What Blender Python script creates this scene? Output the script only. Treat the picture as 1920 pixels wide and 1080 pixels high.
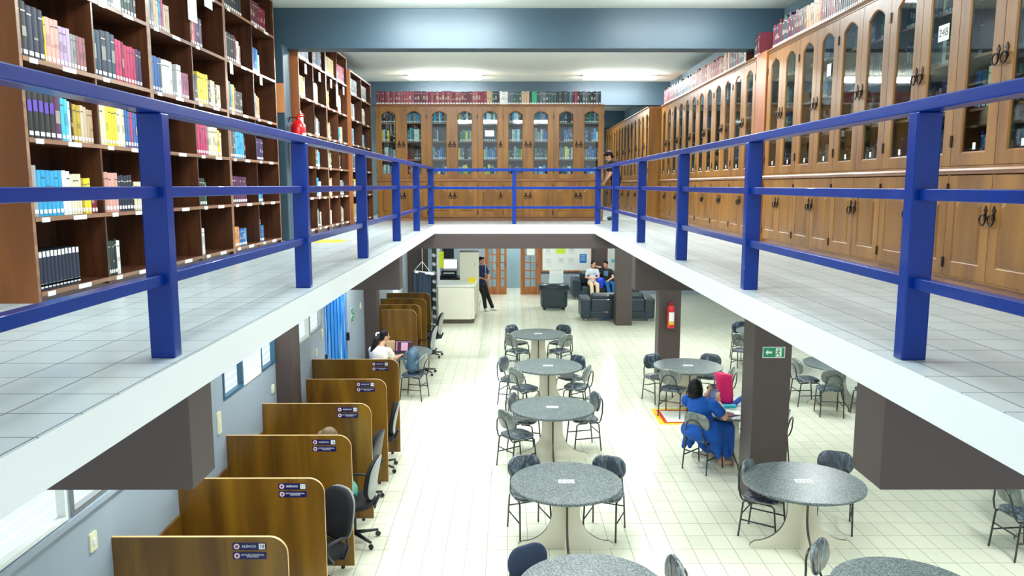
import bpy, bmesh, math, random
from mathutils import Vector, Matrix
random.seed(7)
for o in list(bpy.data.objects): bpy.data.objects.remove(o)
S = bpy.context.scene
COL = S.collection
PI = math.pi

# ------------------------------------------------------------------ camera
FPX = 1450.0
PITCH = math.atan((540 - 347.5) / FPX)
YAW = math.atan(7 / FPX * math.cos(PITCH))
CAMZ = 3.9
cd = bpy.data.cameras.new('camera'); cam = bpy.data.objects.new('camera', cd); COL.objects.link(cam)
cd.sensor_width = 36; cd.lens = FPX / 1920 * 36; cd.clip_start = 0.05; cd.clip_end = 200
cam.location = (0, 0, CAMZ)
cam.rotation_euler = (PI / 2 - PITCH, 0, -YAW)
S.camera = cam

# ------------------------------------------------------------------ world, exposure
S.view_settings.view_transform = 'Standard'; S.view_settings.look = 'None'
S.view_settings.gamma = 1; S.view_settings.use_curve_mapping = False
S.view_settings.exposure = 0.62
W = bpy.data.worlds.new('world'); S.world = W; W.use_nodes = True
bg = W.node_tree.nodes['Background']; bg.inputs[0].default_value = (0.86, 0.95, 1.0, 1); bg.inputs[1].default_value = 0.75

def area(loc, size, power, rot=(0, 0, 0), color=(1, 1, 1), parent=None, name='lamp_light'):
    l = bpy.data.lights.new(name, 'AREA'); l.shape = 'RECTANGLE'; l.size = size[0]; l.size_y = size[1]
    l.energy = power; l.color = color
    o = bpy.data.objects.new(name, l); COL.objects.link(o); o.location = loc; o.rotation_euler = rot
    if parent: o.parent = parent
    return o

# ------------------------------------------------------------------ colours and materials
def lin(c):
    r = []
    for v in c:
        v /= 255.0
        r.append(v / 12.92 if v <= 0.04045 else ((v + 0.055) / 1.055) ** 2.4)
    return (r[0], r[1], r[2], 1)

def newmat(name):
    m = bpy.data.materials.new(name); m.use_nodes = True
    return m, m.node_tree.nodes, m.node_tree.links, m.node_tree.nodes['Principled BSDF']

def plain(name, rgb, rough=0.5, metal=0.0, coat=0.0, noise=0.0, nscale=8, bump=0.0, spec=0.5):
    m, N, L, B = newmat(name)
    B.inputs['Base Color'].default_value = lin(rgb); B.inputs['Roughness'].default_value = rough
    B.inputs['Metallic'].default_value = metal; B.inputs['Coat Weight'].default_value = coat
    B.inputs['Specular IOR Level'].default_value = spec
    if noise or bump:
        tc = N.new('ShaderNodeTexCoord'); nt = N.new('ShaderNodeTexNoise'); nt.inputs['Scale'].default_value = nscale
        nt.inputs['Detail'].default_value = 4
        L.new(tc.outputs['Object'], nt.inputs['Vector'])
        if noise:
            mx = N.new('ShaderNodeMix'); mx.data_type = 'RGBA'
            c = lin(rgb); mx.inputs[6].default_value = tuple(min(1, v * (1 - noise)) for v in c[:3]) + (1,)
            mx.inputs[7].default_value = tuple(min(1, v * (1 + noise)) for v in c[:3]) + (1,)
            L.new(nt.outputs[0], mx.inputs[0]); L.new(mx.outputs[2], B.inputs['Base Color'])
        if bump:
            bp = N.new('ShaderNodeBump'); bp.inputs['Strength'].default_value = bump; bp.inputs['Distance'].default_value = 0.02
            L.new(nt.outputs[0], bp.inputs['Height']); L.new(bp.outputs[0], B.inputs['Normal'])
    return m

def wood(name, c1, c2, axis='z', scale=6, rough=0.4, streak=14, coat=0.15):
    m, N, L, B = newmat(name)
    tc = N.new('ShaderNodeTexCoord'); mp = N.new('ShaderNodeMapping')
    oi = N.new('ShaderNodeObjectInfo'); ad = N.new('ShaderNodeVectorMath'); ad.operation = 'ADD'
    ml = N.new('ShaderNodeMath'); ml.operation = 'MULTIPLY'; ml.inputs[1].default_value = 17.0
    L.new(oi.outputs['Random'], ml.inputs[0]); L.new(tc.outputs['Object'], ad.inputs[0]); L.new(ml.outputs[0], ad.inputs[1])
    sc = {'x': (1, streak, streak), 'y': (streak, 1, streak), 'z': (streak, streak, 1)}[axis]
    mp.inputs['Scale'].default_value = sc
    nt = N.new('ShaderNodeTexNoise'); nt.inputs['Scale'].default_value = scale / 6.0; nt.inputs['Detail'].default_value = 6
    nt.inputs['Distortion'].default_value = 0.6
    cr = N.new('ShaderNodeValToRGB'); cr.color_ramp.elements[0].position = 0.32; cr.color_ramp.elements[1].position = 0.68
    cr.color_ramp.elements[0].color = lin(c1); cr.color_ramp.elements[1].color = lin(c2)
    L.new(ad.outputs[0], mp.inputs[0]); L.new(mp.outputs[0], nt.inputs['Vector']); L.new(nt.outputs[0], cr.inputs[0])
    L.new(cr.outputs[0], B.inputs['Base Color']); B.inputs['Roughness'].default_value = rough
    B.inputs['Coat Weight'].default_value = coat; B.inputs['Coat Roughness'].default_value = 0.2
    return m

def tiles(name, c1, c2, grout, w, h, off, mortar, rough, vary=True):
    m, N, L, B = newmat(name)
    tc = N.new('ShaderNodeTexCoord'); mp = N.new('ShaderNodeMapping'); mp.inputs['Location'].default_value = (off[0], off[1], 0)
    br = N.new('ShaderNodeTexBrick'); br.offset = 0; br.squash = 1
    br.inputs['Scale'].default_value = 1; br.inputs['Brick Width'].default_value = w; br.inputs['Row Height'].default_value = h
    br.inputs['Mortar Size'].default_value = mortar; br.inputs['Mortar Smooth'].default_value = 0.1
    br.inputs['Color1'].default_value = lin(c1); br.inputs['Color2'].default_value = lin(c2); br.inputs['Mortar'].default_value = lin(grout)
    L.new(tc.outputs['Object'], mp.inputs[0]); L.new(mp.outputs[0], br.inputs['Vector'])
    nt = N.new('ShaderNodeTexNoise'); nt.inputs['Scale'].default_value = 0.9; nt.inputs['Detail'].default_value = 3
    L.new(tc.outputs['Object'], nt.inputs['Vector'])
    mr = N.new('ShaderNodeMapRange'); mr.inputs['To Min'].default_value = 0.90; mr.inputs['To Max'].default_value = 1.06
    L.new(nt.outputs[0], mr.inputs[0])
    vm = N.new('ShaderNodeVectorMath'); vm.operation = 'SCALE'; L.new(br.outputs['Color'], vm.inputs[0]); L.new(mr.outputs[0], vm.inputs['Scale'])
    L.new(vm.outputs[0], B.inputs['Base Color'])
    mr2 = N.new('ShaderNodeMapRange'); mr2.inputs['To Min'].default_value = rough; mr2.inputs['To Max'].default_value = 0.8
    L.new(br.outputs['Fac'], mr2.inputs[0]); L.new(mr2.outputs[0], B.inputs['Roughness'])
    bp = N.new('ShaderNodeBump'); bp.invert = True; bp.inputs['Strength'].default_value = 0.4; bp.inputs['Distance'].default_value = 0.002
    L.new(br.outputs['Fac'], bp.inputs['Height']); L.new(bp.outputs[0], B.inputs['Normal'])
    return m

def attr_mat(name, rough=0.4, coat=0.2):
    m, N, L, B = newmat(name)
    a = N.new('ShaderNodeAttribute'); a.attribute_name = 'col'; L.new(a.outputs['Color'], B.inputs['Base Color'])
    B.inputs['Roughness'].default_value = rough; B.inputs['Coat Weight'].default_value = coat
    return m

def glassmat(name, tint=(0.85, 0.93, 0.95), gloss=0.07, edge=0.7):
    m = bpy.data.materials.new(name); m.use_nodes = True; N = m.node_tree.nodes; L = m.node_tree.links
    N.clear(); out = N.new('ShaderNodeOutputMaterial'); tr = N.new('ShaderNodeBsdfTransparent'); tr.inputs[0].default_value = (*tint, 1)
    gl = N.new('ShaderNodeBsdfGlossy'); gl.inputs['Roughness'].default_value = 0.03
    lw = N.new('ShaderNodeLayerWeight'); lw.inputs[0].default_value = 0.5; mx = N.new('ShaderNodeMixShader')
    fr = N.new('ShaderNodeMath'); fr.operation = 'POWER'; fr.inputs[1].default_value = 4.0; L.new(lw.outputs['Facing'], fr.inputs[0])
    ad = N.new('ShaderNodeMath'); ad.operation = 'MULTIPLY_ADD'; ad.inputs[1].default_value = edge; ad.inputs[2].default_value = gloss; ad.use_clamp = True
    L.new(fr.outputs[0], ad.inputs[0]); L.new(ad.outputs[0], mx.inputs[0]); L.new(tr.outputs[0], mx.inputs[1]); L.new(gl.outputs[0], mx.inputs[2]); L.new(mx.outputs[0], out.inputs[0])
    return m

def emit(name, rgb, strength):
    m, N, L, B = newmat(name)
    B.inputs['Base Color'].default_value = lin(rgb); B.inputs['Emission Color'].default_value = lin(rgb); B.inputs['Emission Strength'].default_value = strength
    return m

def filmmat(name, dark, film, amount=0.5):
    # seat padding under a wrinkled sheet of clear plastic film
    m, N, L, B = newmat(name)
    tc = N.new('ShaderNodeTexCoord'); mp = N.new('ShaderNodeMapping'); mp.inputs['Scale'].default_value = (1, 1, 0.5)
    oi = N.new('ShaderNodeObjectInfo'); ml = N.new('ShaderNodeMath'); ml.operation = 'MULTIPLY'; ml.inputs[1].default_value = 31
    ad = N.new('ShaderNodeVectorMath'); ad.operation = 'ADD'
    L.new(oi.outputs['Random'], ml.inputs[0]); L.new(tc.outputs['Object'], ad.inputs[0]); L.new(ml.outputs[0], ad.inputs[1]); L.new(ad.outputs[0], mp.inputs[0])
    nt = N.new('ShaderNodeTexNoise'); nt.inputs['Scale'].default_value = 9; nt.inputs['Detail'].default_value = 5; nt.inputs['Distortion'].default_value = 1.5
    L.new(mp.outputs[0], nt.inputs['Vector'])
    cr = N.new('ShaderNodeValToRGB'); cr.color_ramp.elements[0].position = 0.48; cr.color_ramp.elements[1].position = 0.85
    cr.color_ramp.elements[0].color = lin(dark); cr.color_ramp.elements[1].color = lin(film)
    L.new(nt.outputs[0], cr.inputs[0]); L.new(cr.outputs[0], B.inputs['Base Color'])
    B.inputs['Roughness'].default_value = 0.35; B.inputs['Coat Weight'].default_value = 1; B.inputs['Coat Roughness'].default_value = 0.08
    bp = N.new('ShaderNodeBump'); bp.inputs['Strength'].default_value = 0.9; bp.inputs['Distance'].default_value = 0.03
    L.new(nt.outputs[0], bp.inputs['Height']); L.new(bp.outputs[0], B.inputs['Normal']); L.new(bp.outputs[0], B.inputs['Coat Normal'])
    return m

def granite(name):
    m, N, L, B = newmat(name)
    tc = N.new('ShaderNodeTexCoord'); v = N.new('ShaderNodeTexNoise'); v.inputs['Scale'].default_value = 90; v.inputs['Detail'].default_value = 2
    cr = N.new('ShaderNodeValToRGB'); e = cr.color_ramp.elements
    e[0].position = 0.34; e[0].color = lin((56, 64, 67)); e[1].position = 0.66; e[1].color = lin((140, 150, 150))
    n = e.new(0.5); n.color = lin((92, 103, 104))
    L.new(tc.outputs['Object'], v.inputs['Vector']); L.new(v.outputs[0], cr.inputs[0]); L.new(cr.outputs[0], B.inputs['Base Color'])
    B.inputs['Roughness'].default_value = 0.34
    B.inputs['Specular IOR Level'].default_value = .35
    return m

M = {}
M['floor'] = tiles('floor_tile', (238, 239, 218), (230, 233, 210), (146, 148, 130), 0.2225, 0.32, (0.01, -7.59 + 0.32 * 30, 0), 0.0035, 0.16)
M['mezz'] = tiles('mezzanine_tile', (204, 216, 218), (196, 210, 214), (86, 94, 98), 0.254, 0.254, (1.48, -2.34 + 0.254 * 20, 0), 0.0032, 0.25)
M['fascia'] = plain('fascia_white', (240, 245, 246), 0.5, noise=0.03, nscale=2)
M['ceil'] = plain('ceiling_paint', (232, 238, 228), 0.8, noise=0.03, nscale=1.5)
M['beam'] = plain('teal_grey_paint', (54, 78, 92), 0.45, noise=0.12, nscale=1.2)
M['upwall'] = plain('upper_wall_paint', (104, 128, 138), 0.6, noise=0.05, nscale=1)
M['brown'] = plain('brown_grey_paint', (74, 63, 60), 0.45, noise=0.06, nscale=2)
M['lowall'] = plain('lower_wall_paint', (152, 166, 178), 0.55, noise=0.04, nscale=1)
M['white'] = plain('white_paint', (232, 236, 230), 0.4, noise=0.02)
M['cream'] = plain('cream_laminate', (234, 230, 212), 0.35, noise=0.03, nscale=3)
M['edge'] = plain('dark_edge_band', (82, 72, 62), 0.4)
M['blue'] = plain('blue_enamel', (0, 46, 134), 0.3, coat=0.12, noise=0.25, nscale=5, bump=0.05, spec=.3)
M['shelfwood'] = wood('dark_shelf_wood', (62, 34, 20), (96, 56, 33), 'z', rough=0.35)
M['shelfedge'] = wood('shelf_edge_wood', (120, 84, 58), (158, 116, 84), 'x', rough=0.45)
M['endwood'] = wood('shelf_end_wood', (136, 76, 36), (186, 112, 56), 'z', scale=3, streak=6)
M['gold'] = wood('golden_wood', (112, 71, 22), (150, 102, 38), 'z', scale=4, streak=10, rough=0.42, coat=0.06)
M['goldpanel'] = wood('golden_panel_wood', (104, 66, 16), (142, 95, 26), 'z', scale=4, streak=5, rough=0.42, coat=0.06)
M['trimwood'] = wood('cornice_wood', (132, 84, 52), (166, 116, 80), 'x', rough=0.4)
M['inner'] = plain('cabinet_inside', (58, 42, 34), 0.6)
M['iron'] = plain('dark_iron', (44, 38, 36), 0.35, metal=0.7)
M['carrel'] = wood('carrel_wood', (84, 55, 16), (136, 98, 26), 'z', scale=3.2, streak=9, rough=0.32, coat=0.3)
M['carreledge'] = plain('pale_edge_band', (214, 176, 120), 0.4)
M['glass'] = glassmat('cabinet_glass')
M['clear'] = glassmat('window_glass', (0.98, 1.0, 1.0), 0.02, 0.15)
M['book'] = attr_mat('book_cover', .5, .0)
M['col'] = attr_mat('coloured_surface', 0.5, 0.0)
M['tube'] = plain('black_tube', (34, 40, 44), 0.3, coat=0.3)
M['film'] = filmmat('film_wrapped_navy', (30, 46, 60), (126, 148, 164))
M['filmback'] = filmmat('film_wrapped_grey_shell', (98, 108, 102), (158, 170, 162))
M['navy'] = plain('navy_fabric', (38, 52, 78), 0.8, noise=0.1, nscale=60)
M['black'] = plain('black_fabric', (20, 21, 26), 0.85, noise=0.2, nscale=50)
M['blackpl'] = plain('black_plastic', (24, 26, 30), 0.4)
M['greyshell'] = plain('grey_plastic_shell', (150, 156, 156), 0.35)
M['granite'] = granite('grey_granite')
M['leather'] = plain('dark_teal_leather', (32, 50, 62), 0.38, coat=0.2, noise=0.15, nscale=12, bump=0.15)
M['metal'] = plain('brushed_metal', (190, 194, 196), 0.3, metal=0.9)
M['red'] = plain('extinguisher_red', (206, 14, 26), 0.25, coat=0.5, noise=0.03)
M['skin'] = plain('skin', (206, 156, 124), 0.5, noise=0.03, nscale=20)
M['skin_tan'] = plain('skin_tan', (188, 134, 102), 0.5, noise=0.03, nscale=20)
M['hair'] = plain('black_hair', (13, 11, 12), 0.5, noise=0.3, nscale=40, bump=0.12, spec=.25)
M['blond'] = plain('light_brown_hair', (112, 90, 62), 0.5, noise=0.35, nscale=60, bump=0.3)
M['screen'] = emit('lit_screen', (225, 235, 245), 0.8)
M['tubeglow'] = emit('lamp_tube_glow', (235, 250, 255), 9)
M['doorwood'] = wood('door_wood', (138, 78, 34), (176, 108, 54), 'z', scale=3, streak=8)
M['bluedoor'] = None

# ------------------------------------------------------------------ mesh builder
class MB:
    def __init__(s): s.v = []; s.f = []; s.m = []; s.c = []; s.s = []
    def add(s, vs, fs, mi=0, col=(1, 1, 1, 1), smooth=False, T=None):
        b = len(s.v)
        s.v += [tuple(T @ Vector(v)) if T is not None else tuple(v) for v in vs]
        for f in fs: s.f.append([i + b for i in f]); s.m.append(mi); s.c.append(col); s.s.append(smooth)
        return s
    def box(s, x0, x1, y0, y1, z0, z1, mi=0, col=(1, 1, 1, 1), T=None):
        vs = [(x, y, z) for z in (z0, z1) for y in (y0, y1) for x in (x0, x1)]
        return s.add(vs, [(0, 2, 3, 1), (4, 5, 7, 6), (0, 1, 5, 4), (2, 6, 7, 3), (0, 4, 6, 2), (1, 3, 7, 5)], mi, col, False, T)
    def prism(s, poly, a0, a1, axis='y', mi=0, col=(1, 1, 1, 1), side_mi=None, T=None, smooth=False):
        # poly: points (u, v); axis y: (u, a, v); x: (a, u, v); z: (u, v, a)
        def P(u, v, a): return {'y': (u, a, v), 'x': (a, u, v), 'z': (u, v, a)}[axis]
        n = len(poly); vs = [P(u, v, a0) for u, v in poly] + [P(u, v, a1) for u, v in poly]
        ar = sum(poly[i][0] * poly[(i + 1) % n][1] - poly[(i + 1) % n][0] * poly[i][1] for i in range(n))
        flip = (ar > 0) != (axis == 'y')
        if a1 < a0: flip = not flip
        f0 = list(range(n)); f1 = [i + n for i in range(n)]
        if flip: f0 = f0[::-1]
        else: f1 = f1[::-1]
        s.add(vs, [f0, f1], mi, col, False, T)
        b = len(s.v) - 2 * n
        for i in range(n):
            j = (i + 1) % n; q = [i, j, j + n, i + n]
            if not flip: q = q[::-1]
            s.f.append([k + b for k in q]); s.m.append(mi if side_mi is None else side_mi); s.c.append(col); s.s.append(smooth)
        return s
    def tube(s, pts, r, seg=8, mi=0, col=(1, 1, 1, 1), T=None, caps=True):
        pts = [Vector(p) for p in pts]; rs = r if isinstance(r, (list, tuple)) else [r] * len(pts)
        n = len(pts); vs = []; up = None
        for i, p in enumerate(pts):
            d = (pts[min(i + 1, n - 1)] - pts[max(i - 1, 0)])
            if d.length < 1e-9: d = Vector((0, 0, 1))
            d.normalize()
            if up is None:
                up = Vector((0, 0, 1)) if abs(d.z) < 0.9 else Vector((1, 0, 0))
            a = d.cross(up)
            if a.length < 1e-4: a = d.cross(Vector((0, 1, 0)))
            a.normalize(); b = a.cross(d).normalized(); up = b
            for k in range(seg):
                t = 2 * PI * k / seg; vs.append(p + (a * math.cos(t) + b * math.sin(t)) * rs[i])
        fs = []
        for i in range(n - 1):
            for k in range(seg):
                k2 = (k + 1) % seg; fs.append((i * seg + k, i * seg + k2, (i + 1) * seg + k2, (i + 1) * seg + k))
        s.add(vs, fs, mi, col, True, T)
        if caps:
            b = len(s.v) - n * seg
            s.f.append([b + k for k in range(seg)][::-1]); s.m.append(mi); s.c.append(col); s.s.append(False)
            s.f.append([b + (n - 1) * seg + k for k in range(seg)]); s.m.append(mi); s.c.append(col); s.s.append(False)
        return s
    def lathe(s, prof, seg=24, c=(0, 0), mi=0, col=(1, 1, 1, 1), T=None, smooth=True):
        vs = []; n = len(prof)
        for r, z in prof:
            for k in range(seg):
                t = 2 * PI * k / seg; vs.append((c[0] + r * math.cos(t), c[1] + r * math.sin(t), z))
        fs = []
        for i in range(n - 1):
            for k in range(seg):
                k2 = (k + 1) % seg; fs.append((i * seg + k, i * seg + k2, (i + 1) * seg + k2, (i + 1) * seg + k))
        s.add(vs, fs, mi, col, smooth, T)
        b = len(s.v) - n * seg
        s.f.append([b + k for k in range(seg)][::-1]); s.m.append(mi); s.c.append(col); s.s.append(False)
        s.f.append([b + (n - 1) * seg + k for k in range(seg)]); s.m.append(mi); s.c.append(col); s.s.append(False)
        return s
    def ell(s, c, r, seg=14, rings=9, mi=0, col=(1, 1, 1, 1), T=None, pw=1.0):
        vs = []
        def q(x): return math.copysign(abs(x) ** pw, x)
        for i in range(rings + 1):
            ph = -PI / 2 + PI * i / rings
            for k in range(seg):
                t = 2 * PI * k / seg
                vs.append((c[0] + r[0] * q(math.cos(ph)) * q(math.cos(t)), c[1] + r[1] * q(math.cos(ph)) * q(math.sin(t)), c[2] + r[2] * q(math.sin(ph))))
        fs = []
        for i in range(rings):
            for k in range(seg):
                k2 = (k + 1) % seg; fs.append((i * seg + k, i * seg + k2, (i + 1) * seg + k2, (i + 1) * seg + k))
        return s.add(vs, fs, mi, col, True, T)
    def build(s, name, mats, parent=None, bevel=0, merge=False, colattr=False):
        me = bpy.data.meshes.new(name); me.from_pydata(s.v, [], s.f)
        if not isinstance(mats, (list, tuple)): mats = [mats]
        for m in mats: me.materials.append(m)
        me.polygons.foreach_set('material_index', s.m); me.polygons.foreach_set('use_smooth', s.s)
        if colattr:
            a = me.color_attributes.new('col', 'FLOAT_COLOR', 'CORNER'); buf = []
            for p, c in zip(me.polygons, s.c): buf += list(c) * p.loop_total
            a.data.foreach_set('color', buf)
        if merge:
            bm = bmesh.new(); bm.from_mesh(me); bmesh.ops.remove_doubles(bm, verts=bm.verts, dist=1e-5); bm.to_mesh(me); bm.free()
        me.update()
        o = bpy.data.objects.new(name, me); COL.objects.link(o)
        if parent: o.parent = parent
        if bevel:
            b = o.modifiers.new('bevel', 'BEVEL'); b.width = bevel; b.segments = 2; b.limit_method = 'ANGLE'
        return o

def rbox(w, d, h, r, c=(0, 0, 0), seg=5):
    # rounded box as a super-ellipsoid-like lathe of rounded rectangles
    pass

def tag(o, label=None, cat=None, group=None, kind=None):
    if label: o['label'] = label
    if cat: o['category'] = cat
    if group: o['group'] = group
    if kind: o['kind'] = kind
    return o
def empty(name, loc=(0, 0, 0), rz=0, label=None, cat=None, group=None):
    o = bpy.data.objects.new(name, None); o.empty_display_size = 0.1; COL.objects.link(o); o.location = loc; o.rotation_euler = (0, 0, rz)
    return tag(o, label, cat, group)
def copy_tree(o, parent=None):
    c = o.copy(); COL.objects.link(c); c.parent = parent
    for ch in list(o.children): copy_tree(ch, c)
    return c
def struct(name, mb, mats, parent=None, label=None, **k):
    o = mb.build(name, mats, parent, **k)
    if parent is None: tag(o, label, None, None, 'structure')
    elif label: o['label'] = label
    return o
def text_mesh(name, txt, size, mat, parent, loc, rot, extrude=0.0006):
    cu = bpy.data.curves.new('t', 'FONT'); cu.body = txt; cu.size = size; cu.extrude = extrude; cu.align_x = 'CENTER'; cu.align_y = 'CENTER'
    cu.space_line = 0.85
    t = bpy.data.objects.new('t', cu); COL.objects.link(t); bpy.context.view_layer.update()
    me = bpy.data.meshes.new_from_object(t.evaluated_get(bpy.context.evaluated_depsgraph_get()))
    bpy.data.objects.remove(t)
    o = bpy.data.objects.new(name, me); me.materials.clear(); me.materials.append(mat); COL.objects.link(o)
    o.parent = parent; o.location = loc; o.rotation_euler = rot
    return o
ORD = ['zeroth', 'first', 'second', 'third', 'fourth', 'fifth', 'sixth', 'seventh', 'eighth', 'ninth', 'tenth', 'eleventh', 'twelfth', 'thirteenth', 'fourteenth', 'fifteenth', 'sixteenth', 'seventeenth', 'eighteenth', 'nineteenth']
def ordinal(n):
    if n < 20: return ORD[n]
    if n == 100: return 'hundredth'
    if n > 100: return 'hundred and ' + ordinal(n - 100)
    t = ['', '', 'twent', 'thirt', 'fort', 'fift', 'sixt', 'sevent', 'eight', 'ninet'][n // 10]
    return t + 'ieth' if n % 10 == 0 else t + 'y-' + ORD[n % 10]

# ================================================================== SETTING
XL, XR, XLOW = -3.55, 3.86, -2.83
ZM, ZS, ZC = 3.12, 2.94, 6.35
VL, VR, VF = -1.47, 1.72, 15.5
struct('floor', MB().box(XLOW - .15, 8.4, 1.0, 30.5, -0.1, 0), M['floor'], label='glossy cream tiled ground floor')
# mezzanine slab: a U around the void, tiles on top and a white fascia
mz = MB()
def slab(x0, x1, y0, y1):
    mz.box(x0, x1, y0, y1, ZS, ZM - 0.004, 1)
    mz.box(x0, x1, y0, y1, ZM - 0.004, ZM, 0)
slab(XL, VL, 0.3, VF); slab(VR, 8.4, 0.3, VF); slab(XL, 8.4, VF, 28.5)
tag(mz.build('mezzanine_floor', [M['mezz'], M['fascia']]), 'grey tiled mezzanine floor with white edge around the open well', None, None, 'structure')
struct('ceiling', MB().box(XL - .1, XR + .1, 1.2, 28.5, ZC, ZC + 0.1), M['ceil'], label='pale ceiling above the mezzanine')
struct('wall_left', MB().box(XL - .1, XL, 1.2, 28.5, ZM, ZC), M['upwall'], label='upper wall behind the open bookcases')
struct('wall_right', MB().box(XR, XR + .1, 1.2, 28.5, ZM, ZC), M['upwall'], label='upper wall above the glazed cabinets')
struct('wall_back', MB().box(XL, XR, 28.3, 28.5, ZM, ZC), M['upwall'], label='far wall of the mezzanine')
for i, y in enumerate((11.2, 18.9, 26.2)):
    struct('ceiling_beam', MB().box(XL, XR, y, y + 0.3, 5.80, ZC), M['beam'], bevel=0.008,
           label=['teal grey beam across the ceiling, nearest', 'teal grey beam above the far cabinets', 'teal grey beam furthest back in the corridor'][i])
struct('column', MB().box(XL, -3.10, 10.98, 11.32, ZM, 5.82), M['beam'], bevel=0.01, label='teal grey column between the open bookcases')
struct('column', MB().box(3.40, XR, 10.47, 10.88, ZM, 5.665), M['endwood'], bevel=0.006, label='narrow brown wood clad column between runs of glazed cabinets')
# beams under the mezzanine
for (x0, x1, y0, y1, z0, lb) in [(XL + .6, VL - .002, 3.46, 3.74, 2.49, 'dark brown beam end under the left walkway, nearest'), (VR + .002, 8.2, 3.42, 3.72, 2.50, 'dark brown beam end under the right walkway, nearest'),
                             (XL + .6, VL - .002, 10.42, 10.72, 2.49, 'brown beam under the left walkway, further back'), (VR + .002, 8.2, 10.42, 10.72, 2.48, 'brown beam under the right walkway, further back'),
                             (XLOW, 8.2, VF + .003, VF + .3, 2.64, 'long brown beam under the far end of the mezzanine')]:
    struct('floor_beam', MB().box(x0, x1, y0, y1, z0, ZS), M['brown'], bevel=0.006, label=lb)
for (x0, x1, y0, y1, lb) in [(2.96, 3.41, 9.1, 9.55, 'square brown column beside the table with the pink bag'), (3.0, 3.44, 15.2, 15.55, 'square brown column carrying a fire extinguisher'),
                             (3.01, 3.46, 21.35, 21.8, 'square brown column in front of the sofa'), (XLOW, -2.63, 9.2, 9.58, 'dark brown pilaster on the left wall beside the windows'), (XLOW, -2.58, 15.0, 15.35, 'brown pilaster on the left wall behind the girl'),
                             (3.03, 3.5, 27.35, 27.6, 'brown pilaster between the notice boards')]:
    c = struct('column', MB().box(x0, x1, y0, y1, 0, ZS), M['brown'], bevel=0.006, label=lb)
# lower left wall with window and door openings
wins = [(1.6, 4.73), (4.78, 5.5), (7.48, 8.04), (8.06, 8.64), (8.66, 9.18), (10.2, 10.78), (10.82, 11.5)]
zb, zt = 1.78, 2.72
wl = MB(); x0, x1 = XLOW - 0.045, XLOW
wl.box(x0, x1, 1.0, 11.72, 0, zb); wl.box(x0, x1, 1.0, 28, zt, ZS)
ys = [1.0] + [v for w in wins for v in w] + [11.72]
for a, b in zip(ys[0::2], ys[1::2]):
    if b - a > 0.001: wl.box(x0, x1, a, b, zb, zt)
wl.box(x0, x1, 13.42, 18.7, 0, zt); wl.box(x0, x1, 20.0, 28, 0, zt); wl.box(x0, x1, 18.7, 20.0, 0, .25)
wl.box(x0, x1, 11.72, 13.42, 2.25, zt)
struct('wall_left_lower', wl, M['lowall'], label='light grey blue ground floor wall behind the study carrels')
def window(n, y0, y1, za, zb_, frame, lb):
    r = empty('window_%d' % n, (XLOW, (y0 + y1) / 2, za)); tag(r, lb, kind='structure')
    w = (y1 - y0) / 2; h = zb_ - za; t = 0.026
    f = MB(); 
    f.box(-.045, .012, -w, w, 0, t); f.box(-.045, .012, -w, w, h - t, h); f.box(-.045, .012, -w, -w + t, t, h - t); f.box(-.045, .012, w - t, w, t, h - t)
    f.build('window_frame', frame, r)
    g = MB(); k = 0; z = t + 0.01
    while z < h - t - 0.08:
        g.add([(-.05, -w + t, z), (-.05, w - t, z), (-.005, w - t, z + .085), (-.005, -w + t, z + .085), (-.055, -w + t, z), (-.055, w - t, z), (-.01, w - t, z + .085), (-.01, -w + t, z + .085)],
              [(0, 1, 2, 3), (4, 7, 6, 5), (0, 4, 5, 1), (2, 6, 7, 3)]); z += 0.078
    g.build('louvre_glass', M['clear'], r)
    return r
winlab = ['wide louvred window nearest the camera', 'small louvred window behind the near beam end', 'louvred window above the carrels, first of three', 'louvred window above the carrels, middle of three', 'louvred window beside the dark pilaster', 'louvred window left of the blue door, nearer', 'louvred window right beside the blue door']
M['teal'] = plain('teal_frame_paint', (52, 96, 120), 0.4)
for i, (a, b) in enumerate(wins):
    window(i + 1, a, b, zb, zt, M['white'] if i in (0, 3, 5) else M['teal'] if i in (2, 4) else M['metal'], winlab[i])
window(8, 18.7, 20.0, .25, zt, M['white'], 'tall white framed window near the counter')
# sill ledge line below the near windows
struct('trim_1', MB().box(XLOW, XLOW + .03, 1.0, 5.55, zb - .05, zb - .01), M['lowall'], label='thin sill ledge under the near windows')
# blue door: vertical boards, light gaps painted as pale streaks in the colour
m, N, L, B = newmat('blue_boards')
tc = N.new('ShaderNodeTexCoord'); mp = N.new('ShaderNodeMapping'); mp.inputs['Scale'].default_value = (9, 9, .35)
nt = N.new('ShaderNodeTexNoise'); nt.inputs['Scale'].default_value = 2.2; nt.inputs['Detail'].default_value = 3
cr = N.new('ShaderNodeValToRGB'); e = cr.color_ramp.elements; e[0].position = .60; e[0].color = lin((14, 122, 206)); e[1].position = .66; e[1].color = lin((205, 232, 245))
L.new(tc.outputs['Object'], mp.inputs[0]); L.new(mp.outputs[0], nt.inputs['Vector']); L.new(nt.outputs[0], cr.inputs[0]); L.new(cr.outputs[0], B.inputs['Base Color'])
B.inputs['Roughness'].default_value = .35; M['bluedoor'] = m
d = empty('door_1', (XLOW - .02, 11.74, 0)); tag(d, 'bright blue door of vertical boards, light gaps painted as white streaks', kind='structure')
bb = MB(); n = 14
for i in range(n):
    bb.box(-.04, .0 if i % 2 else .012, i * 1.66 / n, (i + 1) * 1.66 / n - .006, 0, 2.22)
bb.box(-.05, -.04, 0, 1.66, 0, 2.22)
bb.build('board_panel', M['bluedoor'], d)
MB().box(-.02, .05, -.02, .03, 1.18, 1.30).build('hinge', M['blackpl'], d)
MB().box(.012, .06, 1.6, 1.64, 1.2, 1.34).build('door_handle', M['blackpl'], d)
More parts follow.
